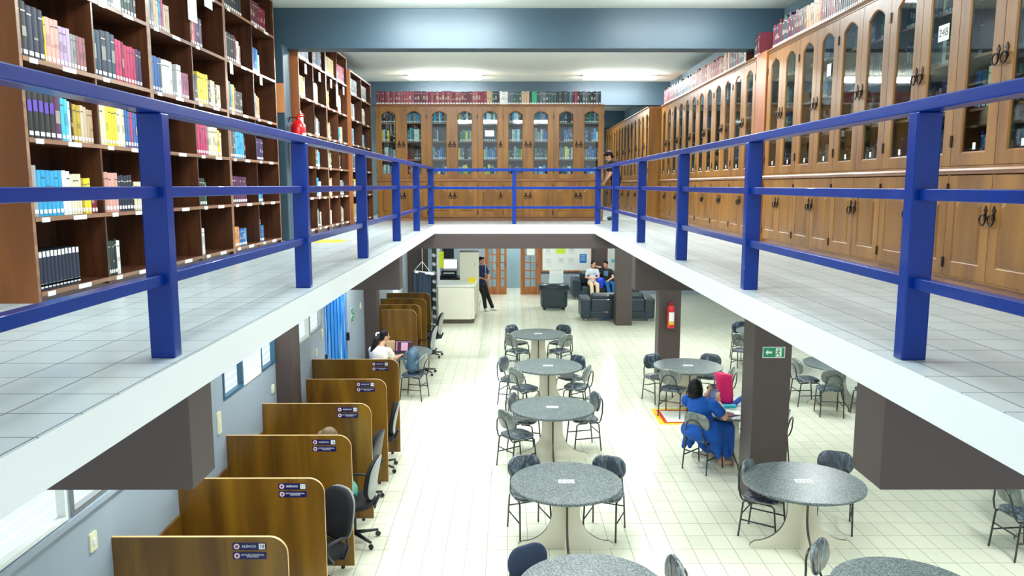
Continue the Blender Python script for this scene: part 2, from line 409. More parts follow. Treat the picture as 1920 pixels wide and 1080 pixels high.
# far end wall of the ground floor
YB = 27.62
wb = MB(); wb.box(XLOW, -.80, YB, YB + .15, 0, ZS); wb.box(1.17, 8.4, YB, YB + .15, 0, ZS); wb.box(-.80, 1.17, YB, YB + .15, 2.15, ZS)
struct('wall_back_lower', wb, M['lowall'], label='grey wall at the far end of the ground floor')
struct('wall_room_beyond', MB().box(-1.6, 2.0, 29.4, 29.5, 0, ZS), plain('pale_teal_wall', (150, 178, 186), .6, noise=.04), label='pale wall seen through the open doorway')
struct('wall_right_lower', MB().box(8.3, 8.4, 1.0, 28, 0, ZS), M['lowall'], label='right side wall of the ground floor')
def lattice_door(n, x0, x1, cols, y, lb, jamb=True):
    r = empty('door_%d' % n, (x0, y, 0)); tag(r, lb, kind='structure')
    w = x1 - x0; h = 2.12; f = MB(); st = .085
    f.box(0, st, 0, .045, 0, h); f.box(w - st, w, 0, .045, 0, h); f.box(st, w - st, 0, .045, 0, .28); f.box(st, w - st, 0, .045, h - .1, h)
    iw = (w - 2 * st)
    for k in range(1, cols): f.box(st + iw * k / cols - .018, st + iw * k / cols + .018, .003, .042, .28, h - .1)
    for k in range(1, 6): f.box(st, w - st, .005, .04, .28 + k * (h - .38) / 6 - .02, .28 + k * (h - .38) / 6 + .02)
    f.build('door_frame', M['doorwood'], r)
    MB().box(st, w - st, .02, .026, .28, h - .1).build('door_glass', M['glass'], r)
    MB().tube([(w - .04, -.002, 1.0), (w - .04, -.05, 1.0), (w - .04, -.05, 1.14), (w - .04, -.002, 1.14)], .008).build('door_handle', M['blackpl'], r)
    return r
lattice_door(2, -.79, -.36, 2, YB + .02, 'wooden door leaf with a lattice of small glass panes, leftmost')
lattice_door(3, -.355, -.06, 1, YB + .02, 'narrow wooden door leaf left of the open doorway')
lattice_door(4, .52, 1.06, 2, YB + .02, 'wooden lattice door leaf with a white notice, right of the doorway')
fr = MB(); fr.box(-.83, -.79, YB - .03, YB + .15, 0, 2.15); fr.box(1.07, 1.17, YB - .03, YB + .15, 0, 2.15); fr.box(.44, .52, YB - .02, YB + .12, 0, 2.15); fr.box(-.79, 1.07, YB - .03, YB + .15, 2.12, 2.15)
struct('trim_2', fr, M['doorwood'], label='wooden frame around the doorway')
tag(MB().box(.67, .94, YB - .005, YB + .012, 1.42, 1.72, 0).build('notice_paper', M['white']), 'white paper notice on the lattice door', 'notice')
struct('trim_3', MB().box(1.17, 3.03, YB - .02, YB, .76, .80).box(3.5, 6.5, YB - .02, YB, .76, .80), M['brown'], label='brown dado strip under the notice boards')

# ================================================================== CEILING LAMPS
def ceiling_lamp(loc, w, lb, power, group, z=ZC):
    r = empty('ceiling_lamp', (loc[0], loc[1], z), 0 if z == ZC else PI / 2, lb, 'ceiling lamp', group)
    MB().box(-w / 2, w / 2, -.11, .11, -.05, 0).build('housing', M['white'], r, bevel=.006)
    for s in (-1, 1): MB().box(s * w / 2 - .03, s * w / 2 + .03, -.1, .1, -.1, -.05).build('end_cap', M['white'], r, bevel=.005)
    for s in (-.045, .045):
        MB().tube([(-w / 2 + .03, s, -.075), (w / 2 - .03, s, -.075)], .018, 10).build('lamp_tube', M['tubeglow'], r)
    area((0, 0, -.13), (w * .95, .16), power * .72, (0, 0, 0), (.96, 1, 1), r)
    for q in (-1, 1):   # light thrown sideways and up from the tubes
        area((0, q * .075, -.085), (w * .95, .04), power * .2, (q * math.radians(108), 0, 0), (.96, 1, 1), r, 'lamp_glow')
G = 'fluorescent lamps on the mezzanine ceiling'
ceiling_lamp((-1.42, 17.87), 1.66, 'fluorescent ceiling lamp above the far cabinets, left one of the visible pair', 100, G)
ceiling_lamp((2.5, 17.87), 1.66, 'fluorescent ceiling lamp above the far cabinets, right one of the visible pair', 100, G)
ceiling_lamp((-.9, 10.15), 1.66, 'fluorescent ceiling lamp in front of the nearest beam, left one', 110, G)
ceiling_lamp((2.3, 10.15), 1.66, 'fluorescent ceiling lamp in front of the nearest beam, right one', 55, G)
ceiling_lamp((-1.2, 5.0), 1.66, 'fluorescent ceiling lamp overhead nearest the camera, left one', 90, G)
ceiling_lamp((1.0, 5.0), 1.66, 'fluorescent ceiling lamp overhead nearest the camera, right one', 55, G)
ceiling_lamp((-1.3, 13.2), 1.66, 'added unseen ceiling lamp behind the nearest beam, left one', 150, G)  # unseen pair, added to light the far cabinets and the ceiling there
ceiling_lamp((1.3, 13.2), 1.66, 'added unseen ceiling lamp behind the nearest beam, right one', 125, G)
ceiling_lamp((1.6, 23.0), 1.66, 'fluorescent ceiling lamp at the back of the mezzanine', 90, G)
G = 'added unseen lamps under the mezzanine'  # unseen lamps, added to light the ground floor below the slab
k = 0
for (x, y, p) in [(.2, 28.5, 30), (-2.2, 5.6, 20), (-2.2, 8.3, 20), (-2.2, 13, 26), (-1.0, 19.5, 50), (-.5, 25.5, 50), (3.4, 19.0, 50), (3.4, 25.0, 50), (5.2, 6.5, 46), (5.2, 12.5, 46), (5.2, 17.5, 46), (2.7, 6.0, 16), (2.6, 12.8, 20)]:  # first entry: added to brighten the room beyond the doorway
    k += 1
    ceiling_lamp((x, y), 1.2, 'added unseen lamp under the mezzanine slab, %s from the front' % ordinal(k), p, G, z=ZS)

# ================================================================== RAILING
rail = empty('railing', (VL - .08, 3.5, ZM), 0, 'dark blue steel railing around the open well of the mezzanine', 'railing')
def rb(x0, x1, y0, y1, z0, z1, name, bevel=.006, lb=None):
    o = MB().box(x0 - rail.location.x, x1 - rail.location.x, y0 - 3.5, y1 - 3.5, z0 - ZM, z1 - ZM).build(name, M['blue'], rail, bevel=bevel)
    if lb: o['label'] = lb
RL, RR, RF = -1.57, 1.82, 15.8
ysl = [1.0, 3.48, 5.9, 8.34, 10.9, 13.3, RF]; ysr = [1.0, 3.42, 5.78, 8.1, 10.6, 13.2, RF]
for y in ysl: rb(RL - .055, RL + .055, y - .03, y + .05, ZM, 4.215, 'post')
for y in ysr: rb(RR - .055, RR + .055, y - .03, y + .05, ZM, 4.215, 'post')
rb(.08, .16, RF - .03, RF + .03, ZM, 4.18, 'post')
rb(RL - .05, RL + .05, .6, RF + .05, 4.215, 4.27, 'top_rail'); rb(RR - .05, RR + .05, .6, RF + .05, 4.215, 4.27, 'top_rail')
rb(RL + .05, RR - .05, RF - .04, RF + .05, 4.18, 4.24, 'top_rail')
for a, b in zip(ysl, ysl[1:]):
    rb(RL - .028, RL + .028, a + .05, b - .03, 3.845, 3.895, 'middle_rail', .003); rb(RL - .028, RL + .028, a + .05, b - .03, 3.455, 3.505, 'lower_rail', .003)
for a, b in zip(ysr, ysr[1:]):
    rb(RR - .028, RR + .028, a + .05, b - .03, 3.835, 3.885, 'middle_rail', .003); rb(RR - .028, RR + .028, a + .05, b - .03, 3.445, 3.495, 'lower_rail', .003)
for a, b in ((RL + .055, .08), (.16, RR - .055)):
    rb(a, b, RF - .02, RF + .02, 3.82, 3.875, 'middle_rail', .003); rb(a, b, RF - .02, RF + .02, 3.43, 3.48, 'lower_rail', .003)

# ================================================================== BOOKS
BC = dict(black=(12, 13, 16), navy=(10, 26, 50), teal=(14, 58, 80), yellow=(226, 206, 40), salmon=(214, 158, 146), lilac=(182, 160, 190), grey=(146, 148, 150),
          mauve=(150, 98, 104), magenta=(190, 28, 92), indigo=(34, 24, 84), blue=(10, 96, 166), white=(226, 230, 226), pinkish=(176, 112, 142), cream=(222, 214, 182),
          orange=(222, 146, 70), purple=(78, 28, 74), cyan=(60, 190, 214), ochre=(180, 152, 40), tan=(190, 160, 128), sky=(40, 156, 206), crimson=(124, 20, 44),
          green=(40, 112, 66), darkgreen=(30, 56, 46), maroon=(104, 38, 52), rose=(150, 74, 84), brown=(110, 72, 52), emerald=(22, 168, 120), red=(186, 36, 44), slate=(84, 96, 110), beige=(204, 186, 158), bottle=(28, 74, 72))
NAME = dict(pinkish='dusty pink', darkgreen='dark green', sky='sky blue', bottle='bottle green', rose='faded rose', teal='dark teal', salmon='salmon pink')
BOOKS = []
def book(pos, t, h, d, face, color, where, group, cat='book', lean=0.0, w=1.0, band=None):
    BOOKS.append(dict(pos=pos, t=t, h=h, d=d, face=face, color=color, where=where, group=group, cat=cat, lean=lean, w=w, band=band))
def book_geo(mb, b, T=None):
    # local frame: spine faces -Y, thickness along X, base at z = 0, spine at y = 0
    t, h, d = b['t'], b['h'], b['d']; c = lin(BC[b['color']]); rnd = random.Random(hash((round(b['pos'][1], 3), round(b['pos'][2], 3), t)) & 0xffff)
    k = .9 + .2 * rnd.random(); c = (c[0] * k, c[1] * k, c[2] * k, 1); pg = lin((224, 216, 192)); x0, x1 = -t / 2 + .0006, t / 2 - .0006; cv = min(.0025, t * .12)
    mb.box(x0, x0 + cv, .002, d, 0, h, 0, c, T); mb.box(x1 - cv, x1, .002, d, 0, h, 0, c, T)
    n = 4; pts = [(x0 + (x1 - x0) * i / n, .0035 * (abs(2 * i / n - 1) ** 2)) for i in range(n + 1)]
    mb.prism(pts + [(x1, .006), (x0, .006)], 0, h, 'z', 0, c, None, T)
    mb.box(x0 + cv, x1 - cv, .006, d - .004, .003, h - .004, 0, pg, T)
    q = x0 + .12 * t, x1 - .12 * t
    def band(z0, z1, cc): mb.add([(q[0], -.0006, z0), (q[1], -.0006, z0), (q[1], -.0006, z1), (q[0], -.0006, z1), (q[0], .003, z0), (q[1], .003, z0), (q[1], .003, z1), (q[0], .003, z1)], [(0, 1, 2, 3), (0, 4, 5, 1), (3, 2, 6, 7)], 0, cc, False, T)
    wc = lin((232, 234, 230)); dark = sum(c[:3]) < .5
    tc_ = lin((214, 208, 186)) if dark else lin((60, 56, 60))
    if b['band'] != 'none': band(h * .06, h * .06 + .028, wc)
    if b['band'] == 'purple':
        band(h * .55, h * .78, lin((88, 60, 170)))
    elif b['band'] == 'white':
        band(h * .84, h * .985, wc); band(h * .10, h * .16, wc)
    else:
        if rnd.random() < .7: band(h * .82, h * .845, tc_)
        if rnd.random() < .6: band(h * .38, h * .38 + h * .3 * rnd.random() + .01, tuple(.6 * a + .4 * b_ for a, b_ in zip(c, tc_)))
def book_T(b):
    rz = {'L': PI / 2, 'R': -PI / 2, 'F': 0}[b['face']]
    return Matrix.Translation(b['pos']) @ Matrix.Rotation(rz, 4, 'Z') @ Matrix.Rotation(b['lean'], 4, 'Y')
rb_ = random.Random(11)
def fill_run(start, length, spec, place, h0, face, where, group, cat='book', w=1.0, tt=None):
    """place(u, t) -> position of a book whose centre is u along the shelf"""
    u = 0.0; i = 0
    for c, n, th, hh, *bd in spec:
        for _ in range(n):
            t = th * (1 + .12 * (rb_.random() - .5)); h = hh * (1 + .03 * (rb_.random() - .5))
            if u + t > length: return
            i += 1
            book(place(start + u + t / 2), t, h, .17 + .03 * rb_.random() if h < .33 else .2, face, c, (ordinal(i), where), group, cat, 0, w, bd[0] if bd else None)
            u += t + .0012
ZB = [3.19, 3.69, 4.21, 4.73, 5.29, 5.86]      # shelf board tops (approx)
BAY0, BAYW = 5.10, .929
def bay_y(c): return BAY0 + c * BAYW
SP = {  # (row, bay): runs of (colour, count, thickness, height)
 (0, 0): [('navy', 12, .044, .27, 'white')],
 (0, 1): [('cream', 1, .025, .26), ('darkgreen', 3, .03, .27), ('black', 1, .04, .28), ('white', 1, .05, .27)],
 (0, 2): [('cream', 2, .035, .26)],
 (0, 3): [('black', 1, .03, .2), ('white', 2, .045, .27)],
 (0, 4): [('purple', 1, .04, .24), ('orange', 3, .06, .23), ('blue', 4, .05, .2), ('sky', 1, .05, .2)],
 (0, 5): [('teal', 2, .05, .28), ('blue', 2, .05, .2)],
 (1, 0): [('purple', 1, .04, .34), ('grey', 1, .055, .34), ('sky', 6, .048, .31), ('white', 2, .05, .31), ('cream', 4, .035, .29), ('ochre', 1, .03, .26), ('yellow', 2, .045, .26), ('crimson', 2, .04, .2)],
 (1, 1): [('salmon', 5, .048, .31), ('navy', 5, .047, .29), ('black', 1, .03, .24), ('cream', 3, .05, .24)],
 (1, 2): [('blue', 2, .04, .3)],
 (1, 3): [('darkgreen', 4, .045, .28), ('green', 1, .04, .24)],
 (1, 4): [('purple', 9, .06, .31)],
 (1, 5): [('sky', 3, .06, .2), ('slate', 1, .05, .19)],
 (2, 0): [('blue', 1, .05, .33), ('black', 5, .06, .32, 'purple'), ('purple', 1, .07, .31), ('cyan', 2, .042, .3), ('white', 1, .03, .28), ('black', 1, .03, .28), ('ochre', 2, .05, .27), ('beige', 2, .04, .27), ('tan', 3, .042, .25)],
 (2, 1): [('cream', 3, .04, .31), ('yellow', 4, .042, .31), ('cream', 3, .04, .3), ('blue', 2, .045, .3), ('magenta', 1, .045, .3), ('blue', 4, .045, .29), ('teal', 1, .04, .28)],
 (2, 2): [('grey', 1, .05, .3), ('orange', 1, .04, .3), ('grey', 3, .045, .29), ('beige', 1, .04, .28)],
 (2, 3): [('magenta', 5, .062, .32), ('grey', 1, .04, .3), ('cream', 4, .06, .3), ('yellow', 1, .06, .28), ('cream', 1, .05, .26)],
 (2, 4): [('salmon', 1, .05, .34), ('grey', 1, .06, .32), ('brown', 1, .05, .3), ('slate', 1, .07, .3), ('sky', 4, .07, .3), ('navy', 1, .04, .26)],
 (2, 5): [('magenta', 1, .06, .28), ('indigo', 4, .06, .27)],
 (3, 0): [('teal', 1, .06, .36), ('black', 1, .06, .36), ('navy', 3, .06, .34), ('yellow', 1, .022, .3), ('salmon', 3, .05, .31), ('lilac', 3, .045, .28), ('grey', 2, .035, .25), ('mauve', 5, .042, .25)],
 (3, 1): [('teal', 2, .06, .35), ('navy', 1, .08, .36), ('teal', 2, .065, .36), ('magenta', 2, .05, .33), ('crimson', 1, .04, .33), ('magenta', 4, .048, .31), ('indigo', 2, .05, .31)],
 (3, 2): [('blue', 4, .052, .31), ('slate', 1, .04, .31), ('white', 4, .055, .31), ('grey', 2, .05, .29), ('white', 2, .05, .31), ('pinkish', 5, .042, .25)],
 (3, 3): [('salmon', 1, .05, .33), ('teal', 1, .08, .28), ('yellow', 4, .07, .31), ('black', 1, .06, .22), ('cream', 2, .06, .27), ('brown', 1, .05, .24), ('cream', 2, .05, .25)],
 (3, 4): [('salmon', 1, .05, .35), ('cream', 1, .05, .34), ('brown', 1, .05, .33), ('sky', 1, .05, .31), ('yellow', 1, .07, .31), ('maroon', 1, .05, .29), ('black', 4, .05, .25)],
 (3, 5): [('grey', 2, .06, .3), ('tan', 1, .06, .28), ('orange', 1, .06, .26)],
 (4, 0): [('white', 2, .05, .3), ('navy', 8, .05, .3)],
 (4, 1): [('slate', 1, .045, .31), ('cyan', 2, .045, .31), ('white', 3, .045, .3), ('grey', 2, .045, .31), ('white', 3, .04, .29), ('bottle', 3, .05, .28), ('navy', 2, .05, .28)],
 (4, 2): [('grey', 3, .05, .34), ('beige', 2, .05, .25), ('sky', 1, .05, .3), ('magenta', 1, .05, .31), ('beige', 3, .04, .25)],
 (4, 3): [('magenta', 1, .07, .3), ('salmon', 1, .05, .29), ('magenta', 1, .05, .29), ('indigo', 1, .09, .3), ('purple', 1, .07, .29)],
 (4, 4): [('white', 2, .05, .31), ('black', 4, .065, .31), ('crimson', 1, .04, .29), ('white', 2, .05, .27), ('salmon', 1, .04, .23)],
 (4, 5): [('blue', 3, .065, .3), ('sky', 1, .06, .29), ('cream', 1, .06, .24)],
 (5, 2): [('white', 2, .05, .3), ('black', 4, .05, .3)],
 (5, 3): [('slate', 8, .05, .3)],
 (5, 4): [('white', 1, .05, .31), ('black', 9, .065, .31)],
 (5, 5): [('beige', 1, .05, .3), ('maroon', 4, .08, .3), ('crimson', 4, .06, .28)],
}
ROWN = ['bottom shelf', 'second shelf up', 'third shelf up', 'fourth shelf up', 'fifth shelf up', 'top shelf']
CASEN = ['nearest open bookcase', 'second open bookcase', 'third open bookcase', 'fourth open bookcase', 'fifth open bookcase', 'sixth open bookcase']
XS = -3.12
def bookcase(y0, w, xf, levels, ztop, lb, depth=.4, inter=None, tags=True, lastend=False):
    """open bookcase of two bays; local X runs along +y of the room, front faces the well"""
    r = empty('bookcase', (xf, y0, ZM), PI / 2, lb, 'bookcase', 'open bookcases along the left wall')
    H = ztop - ZM; T = .032
    b = MB(); b.box(0, T, 0.004, depth, 0, H, 1); b.box(w - T, w, 0.004, depth, 0, H); b.box(T, w - T, depth - .012, depth, 0, H); b.box(T, w - T, 0.004, depth - .012, H - T, H)
    b.build('case', [M['shelfwood'], M['endwood']], r)
    e = MB(); e.box(0, T, 0, .004, 0, H); e.box(w - T, w, 0, .004, 0, H); e.box(T, w - T, 0, .004, H - T, H)
    e.build('front_edge', M['shelfedge'], r)
    MB().box(w / 2 - .011, w / 2 + .011, .002, depth - .012, .02, H - T).build('divider', M['shelfwood'], r)
    MB().box(T, w - T, .03, .05, 0, levels[0] - ZM - .03).build('plinth', M['shelfwood'], r)
    for i, z in enumerate(levels):
        z -= ZM
        s = MB(); s.box(T, w - T, .001, depth - .013, z - .03, z, 0); s.box(T, w - T, -.003, .001, z - .03, z, 1)
        s.build('shelf', [M['shelfwood'], M['shelfedge']], r)
        if tags:
            for c in (0, 1):
                for k, (u, tw) in enumerate(((.07, .09), (.48, .17))):
                    if rb_.random() < .2 and k: continue
                    u0 = T + c * w / 2 + u * w / 2
                    MB().box(u0, u0 + tw, -.007, -.003, z - .036, z - .004).build('shelf_label', M['white'], r)
    return r
for k in range(3):
    bookcase(BAY0 + k * 2 * BAYW, 2 * BAYW, XS, ZB, 6.33, 'dark wooden open bookcase, ' + ['nearest, against the left wall', 'second along the left wall', 'third, beside the teal grey column'][k])
for (r, c), spec in SP.items():
    y0 = bay_y(c) + .035
    kb = c // 2; side = 'left bay' if c % 2 == 0 else 'right bay'
    fill_run(y0, BAYW - .06, spec, lambda u, z=ZB[r]: (XS - .03, u, z + .001), .3, 'L', '%s, %s of %s' % (ROWN[r], side, CASEN[kb]), 'books on the %s of the %s' % (ROWN[r], CASEN[kb]))
ZB2 = [3.24, 3.72, 4.19, 4.68, 5.19, 5.74]
Y2 = 11.38
for k in range(2):
    bookcase(Y2 + k * 1.70, 1.70, -3.0, ZB2, 6.24, 'dark wooden open bookcase, ' + ['first beyond the teal grey column', 'second beyond the teal grey column'][k], depth=.42)
ZB3 = [3.24, 3.72, 4.19, 4.68, 5.15, 5.62]
bookcase(14.82, 2.2, -2.95, ZB3, 6.04, 'lower dark wooden open bookcase next to the far glazed cabinets', depth=.45)
pal = ['cream', 'white', 'beige', 'yellow', 'grey', 'cream', 'sky', 'darkgreen', 'white', 'tan', 'slate']
for k in range(3):
    y0, w, xf, zb_ = [(Y2, 1.7, -3.0, ZB2), (Y2 + 1.7, 1.7, -3.0, ZB2), (14.82, 2.2, -2.95, ZB3)][k]
    for r in range(6):
        for c in (0, 1):
            frac = rb_.uniform(.25, .6)
            if r == 5: cols = ['slate', 'navy'] if k == 0 else (['ochre', 'grey'] if c == 0 else ['crimson', 'magenta']) if k == 1 else ['bottle', 'teal'] if c == 0 else ['bottle', 'maroon']; frac = .9
            else: cols = rb_.sample(pal, 4)
            spec = []
            for q in range(9):
                spec.append((rb_.choice(cols), rb_.randint(1, 2), rb_.uniform(.035, .065), .29 if r == 5 else rb_.choice([.24, .27, .3])))
            fill_run(y0 + c * w / 2 + .04, (w / 2 - .06) * frac, spec, lambda u, z=zb_[r], x=xf: (x - .03, u, z + .001), .3, 'L', '%s, %s bay of %s' % (ROWN[r], 'left' if c == 0 else 'right', CASEN[3 + k]), 'books on the %s of the %s' % (ROWN[r], CASEN[3 + k]))
# bound volumes on top of the cabinets
ZT = 5.655
def top_run(y1, y0, cols, where, group):
    u = y1; i = 0
    while u > y0:
        if 11.16 < u < 11.56: u = 11.155
        t = rb_.uniform(.038, .062); i += 1
        c = cols(u)
        book((3.45, u - t / 2, ZT), t, rb_.uniform(.28, .345), .2, 'R', c, (ordinal(i), where), group, 'bound volume', w=1.2)
        u -= t + .0015
def cn(u):
    if u > 9.4: return rb_.choice(['maroon', 'purple', 'bottle', 'maroon'])
    if u > 8.9: return rb_.choice(['tan', 'beige', 'brown', 'orange'])
    if u > 8.4: return rb_.choice(['crimson', 'red', 'maroon'])
    if u > 8.1: return 'navy'
    return rb_.choice(['maroon', 'purple', 'brown', 'maroon', 'beige', 'crimson', 'navy'])
top_run(10.4, 5.2, cn, 'on top of the near right cabinets', 'bound volumes on top of the near right cabinets')
def cf(u):
    if u > 16.4: return rb_.choice(['maroon', 'rose'])
    if u > 15: return rb_.choice(['slate', 'black', 'navy'])
    if u > 12.6: return rb_.choice(['rose', 'brown', 'tan', 'rose'])
    return rb_.choice(['black', 'maroon', 'beige', 'brown', 'bottle', 'rose']) if u > 11.1 else 'maroon'
top_run(17.5, 10.95, cf, 'on top of the further right cabinets', 'bound volumes on top of the further right cabinets')
u = -2.88; i = 0
while u < 2.02:
    t = rb_.uniform(.05, .066); i += 1; v = (u + 2.9) / 5.0
    c = (rb_.choice(['rose', 'maroon']) if v < .09 else 'rose' if v < .16 else rb_.choice(['maroon', 'purple', 'rose']) if v < .24 else rb_.choice(['rose', 'maroon', 'rose']) if v < .44 else 'crimson' if v < .475 else
         rb_.choice(['black', 'navy', 'slate', 'tan', 'bottle', 'maroon', 'white']) if v < .68 else 'emerald' if v < .705 else 'red' if .865 < v < .878 else rb_.choice(['bottle', 'darkgreen', 'slate', 'navy']))
    book((u + t / 2, 17.28, 5.645), t, rb_.uniform(.27, .295), .2, 'F', c, (ordinal(i), 'on top of the far cabinets'), 'bound volumes on top of the far cabinets', 'bound volume', w=1.3)
    u += t + .0012
# ================================================================== GLAZED CABINETS
CH = 2.53
def arch_poly(x0, x1, z0, zs, za, n=12, sh=.12):
    w = x1 - x0; pts = [(x0, z0), (x1, z0), (x1, zs)]
    for i in range(1, n):
        t = i / n; x = x1 - w * t; a = abs(2 * t - 1)
        k = 1 - a ** 2.4
        k = (.5 + .5 * math.cos(PI * a)) ** .45; z = zs + (za - zs) * k
        pts.append((x, z))
    pts.append((x0, zs)); return pts
def glass_door(w, h, T, hand, r, tagc=False):
    """door frame with an arched opening; origin bottom left, front face at y=0, thickness T"""
    inn = arch_poly(.115, w - .115, .09, h - .16, h - .085)
    out = []
    for (x, z) in inn:
        if z <= .09 + 1e-6: out.append((0 if x < w / 2 else w, 0))
        elif z <= h - .16 + 1e-6: out.append((0 if x < w / 2 else w, z))
        else: out.append((x if True else 0, h))
    # corners
    inn2 = []; out2 = []
    for k, (p, q) in enumerate(zip(inn, out)):
        inn2.append(p); out2.append(q)
        if k == 2: inn2.append(p); out2.append((w, h))
        if k == len(inn) - 2: inn2.append(inn[-1]); out2.append((0, h))
    m = MB(); n = len(inn2); ch = .012
    F = [(x, 0, z) for x, z in out2] + [(x, 0, z) for x, z in inn2]
    cx_, cz_ = w / 2, h / 2
    inn3 = [(x + (ch if x < cx_ else -ch if x > cx_ else 0), z + (ch if z < cz_ else -ch)) for x, z in inn2]
    Rr = [(x, .01, z) for x, z in inn3]; Bk = [(x, T, z) for x, z in inn3]; OB = [(x, T, z) for x, z in out2]
    vs = F + Rr + Bk + OB; fs = []
    for i in range(n):
        j = (i + 1) % n
        fs += [(i, j, n + j, n + i), (n + i, n + j, 2 * n + j, 2 * n + i), (2 * n + i, 2 * n + j, 3 * n + j, 3 * n + i), (4 * n + i, 4 * n + j, n * 3 + j, n * 3 + i), (j, i, 4 * n + i, 4 * n + j)]
    # outer rim
    vs = F + Rr + Bk + OB
    fs = []
    for i in range(n):
        j = (i + 1) % n
        fs += [(i, j, n + j, n + i), (n + i, n + j, 2 * n + j, 2 * n + i), (2 * n + i, 2 * n + j, 3 * n + j, 3 * n + i), (4 * n + i, 3 * n + i, 3 * n + j, 4 * n + j)]
    vs = F + Rr + Bk + OB  # 0..n outer, n..2n inner, 2n..3n rebate, 3n..4n back inner, 4n..5n back outer
    fs = []
    for i in range(n):
        j = (i + 1) % n
        fs += [(i, j, n + j, n + i), (n + i, n + j, 2 * n + j, 2 * n + i), (2 * n + i, 2 * n + j, 3 * n + j, 3 * n + i)]
        fs += [(3 * n + i, 3 * n + j, 4 * n + j, 4 * n + i)] if False else []
    OBi = 4 * n
    vs = F + Rr + Bk + OB
    assert len(vs) == 5 * n
    for i in range(n):
        j = (i + 1) % n
        fs += [(3 * n + i, 3 * n + j, 4 * n + j, 4 * n + i), (j, i, 4 * n + i, 4 * n + j)]
    m.add(vs, fs)
    o = m.build('glass_door', M['gold'], r)
    p = MB(); p.box(.1, w - .1, .013, .017, .08, h - .07); pane = p.build('pane', M['glass'], o)
    if tagc: MB().box(w * .5 - .018, w * .5 + .018, .0115, .0128, .115, .165).build('shelf_mark', M['white'], o)
    handle(o, .045 if hand < 0 else w - .045, h * .49)
    for z in (h * .12, h * .86): MB().box((w - .01) if hand < 0 else .0, (w - .0) if hand < 0 else .01, -.008, .002, z - .045, z + .045).build('hinge', M['iron'], o)
    return o
def handle(par, x, z):
    pl = [(x + a * 1.0, z + b) for a, b in ((-.006, -.045), (.006, -.045), (.017, -.02), (.01, 0), (.013, .028), (.024, .03), (.012, .045), (0, .066), (-.012, .045), (-.024, .03), (-.013, .028), (-.01, 0), (-.017, -.02))]
    h = MB().prism(pl, -.006, 0, 'y'); h.tube([(x, -.006, z), (x, -.022, z)], .006, 6)
    h.tube([(x + .034 * math.sin(2 * PI * i / 14), -.02 - .004, z - .036 + .038 * math.cos(2 * PI * i / 14)) for i in range(15)], .0065, 6)
    h.build('handle', M['iron'], par)
def panel_door(w, h, T, hand, r):
    m = MB(); m.box(.0, w, .006, T, 0, h)
    inn = arch_poly(.095, w - .095, .11, h - .19, h - .1)
    # frame layer: ring from rectangle to arched inner edge
    out = [];
    for k, (x, z) in enumerate(inn):
        if k == 0: out.append((0, 0))
        elif k == 1: out.append((w, 0))
        elif k == 2: out.append((w, h))
        elif k == len(inn) - 1: out.append((0, h))
        else: out.append((x, h))
    n = len(inn)
    ch = [(x + (.008 if x < w / 2 else -.008 if x > w / 2 else 0), z + (.008 if k < 2 else -.008)) for k, (x, z) in enumerate(inn)]
    vs = [(x, 0, z) for x, z in out] + [(x, 0, z) for x, z in inn] + [(x, .007, z) for x, z in ch] + [(x, .007, z) for x, z in out]
    fs = []
    for i in range(n):
        j = (i + 1) % n; fs += [(i, j, n + j, n + i), (n + i, n + j, 2 * n + j, 2 * n + i), (j, i, 3 * n + i, 3 * n + j)]
    m.add(vs, fs)
    o = m.build('panel_door', M['gold'], r)
    a = arch_poly(.108, w - .108, .123, h - .214, h - .114); b = arch_poly(.135, w - .135, .15, h - .24, h - .142)
    q = MB(); n = len(a); q.add([(x, .0065, z) for x, z in a] + [(x, -.0015, z) for x, z in b], [(i, (i + 1) % n, n + (i + 1) % n, n + i) for i in range(n)] + [list(range(n, 2 * n))])
    q.build('raised_panel', M['goldpanel'], o)
    handle(o, .045 if hand < 0 else w - .045, h * .63)
    for z in (h * .13, h * .87): MB().box((w - .01) if hand < 0 else .0, (w - .0) if hand < 0 else .01, -.008, .002, z - .04, z + .04).build('hinge', M['iron'], o)
    return o
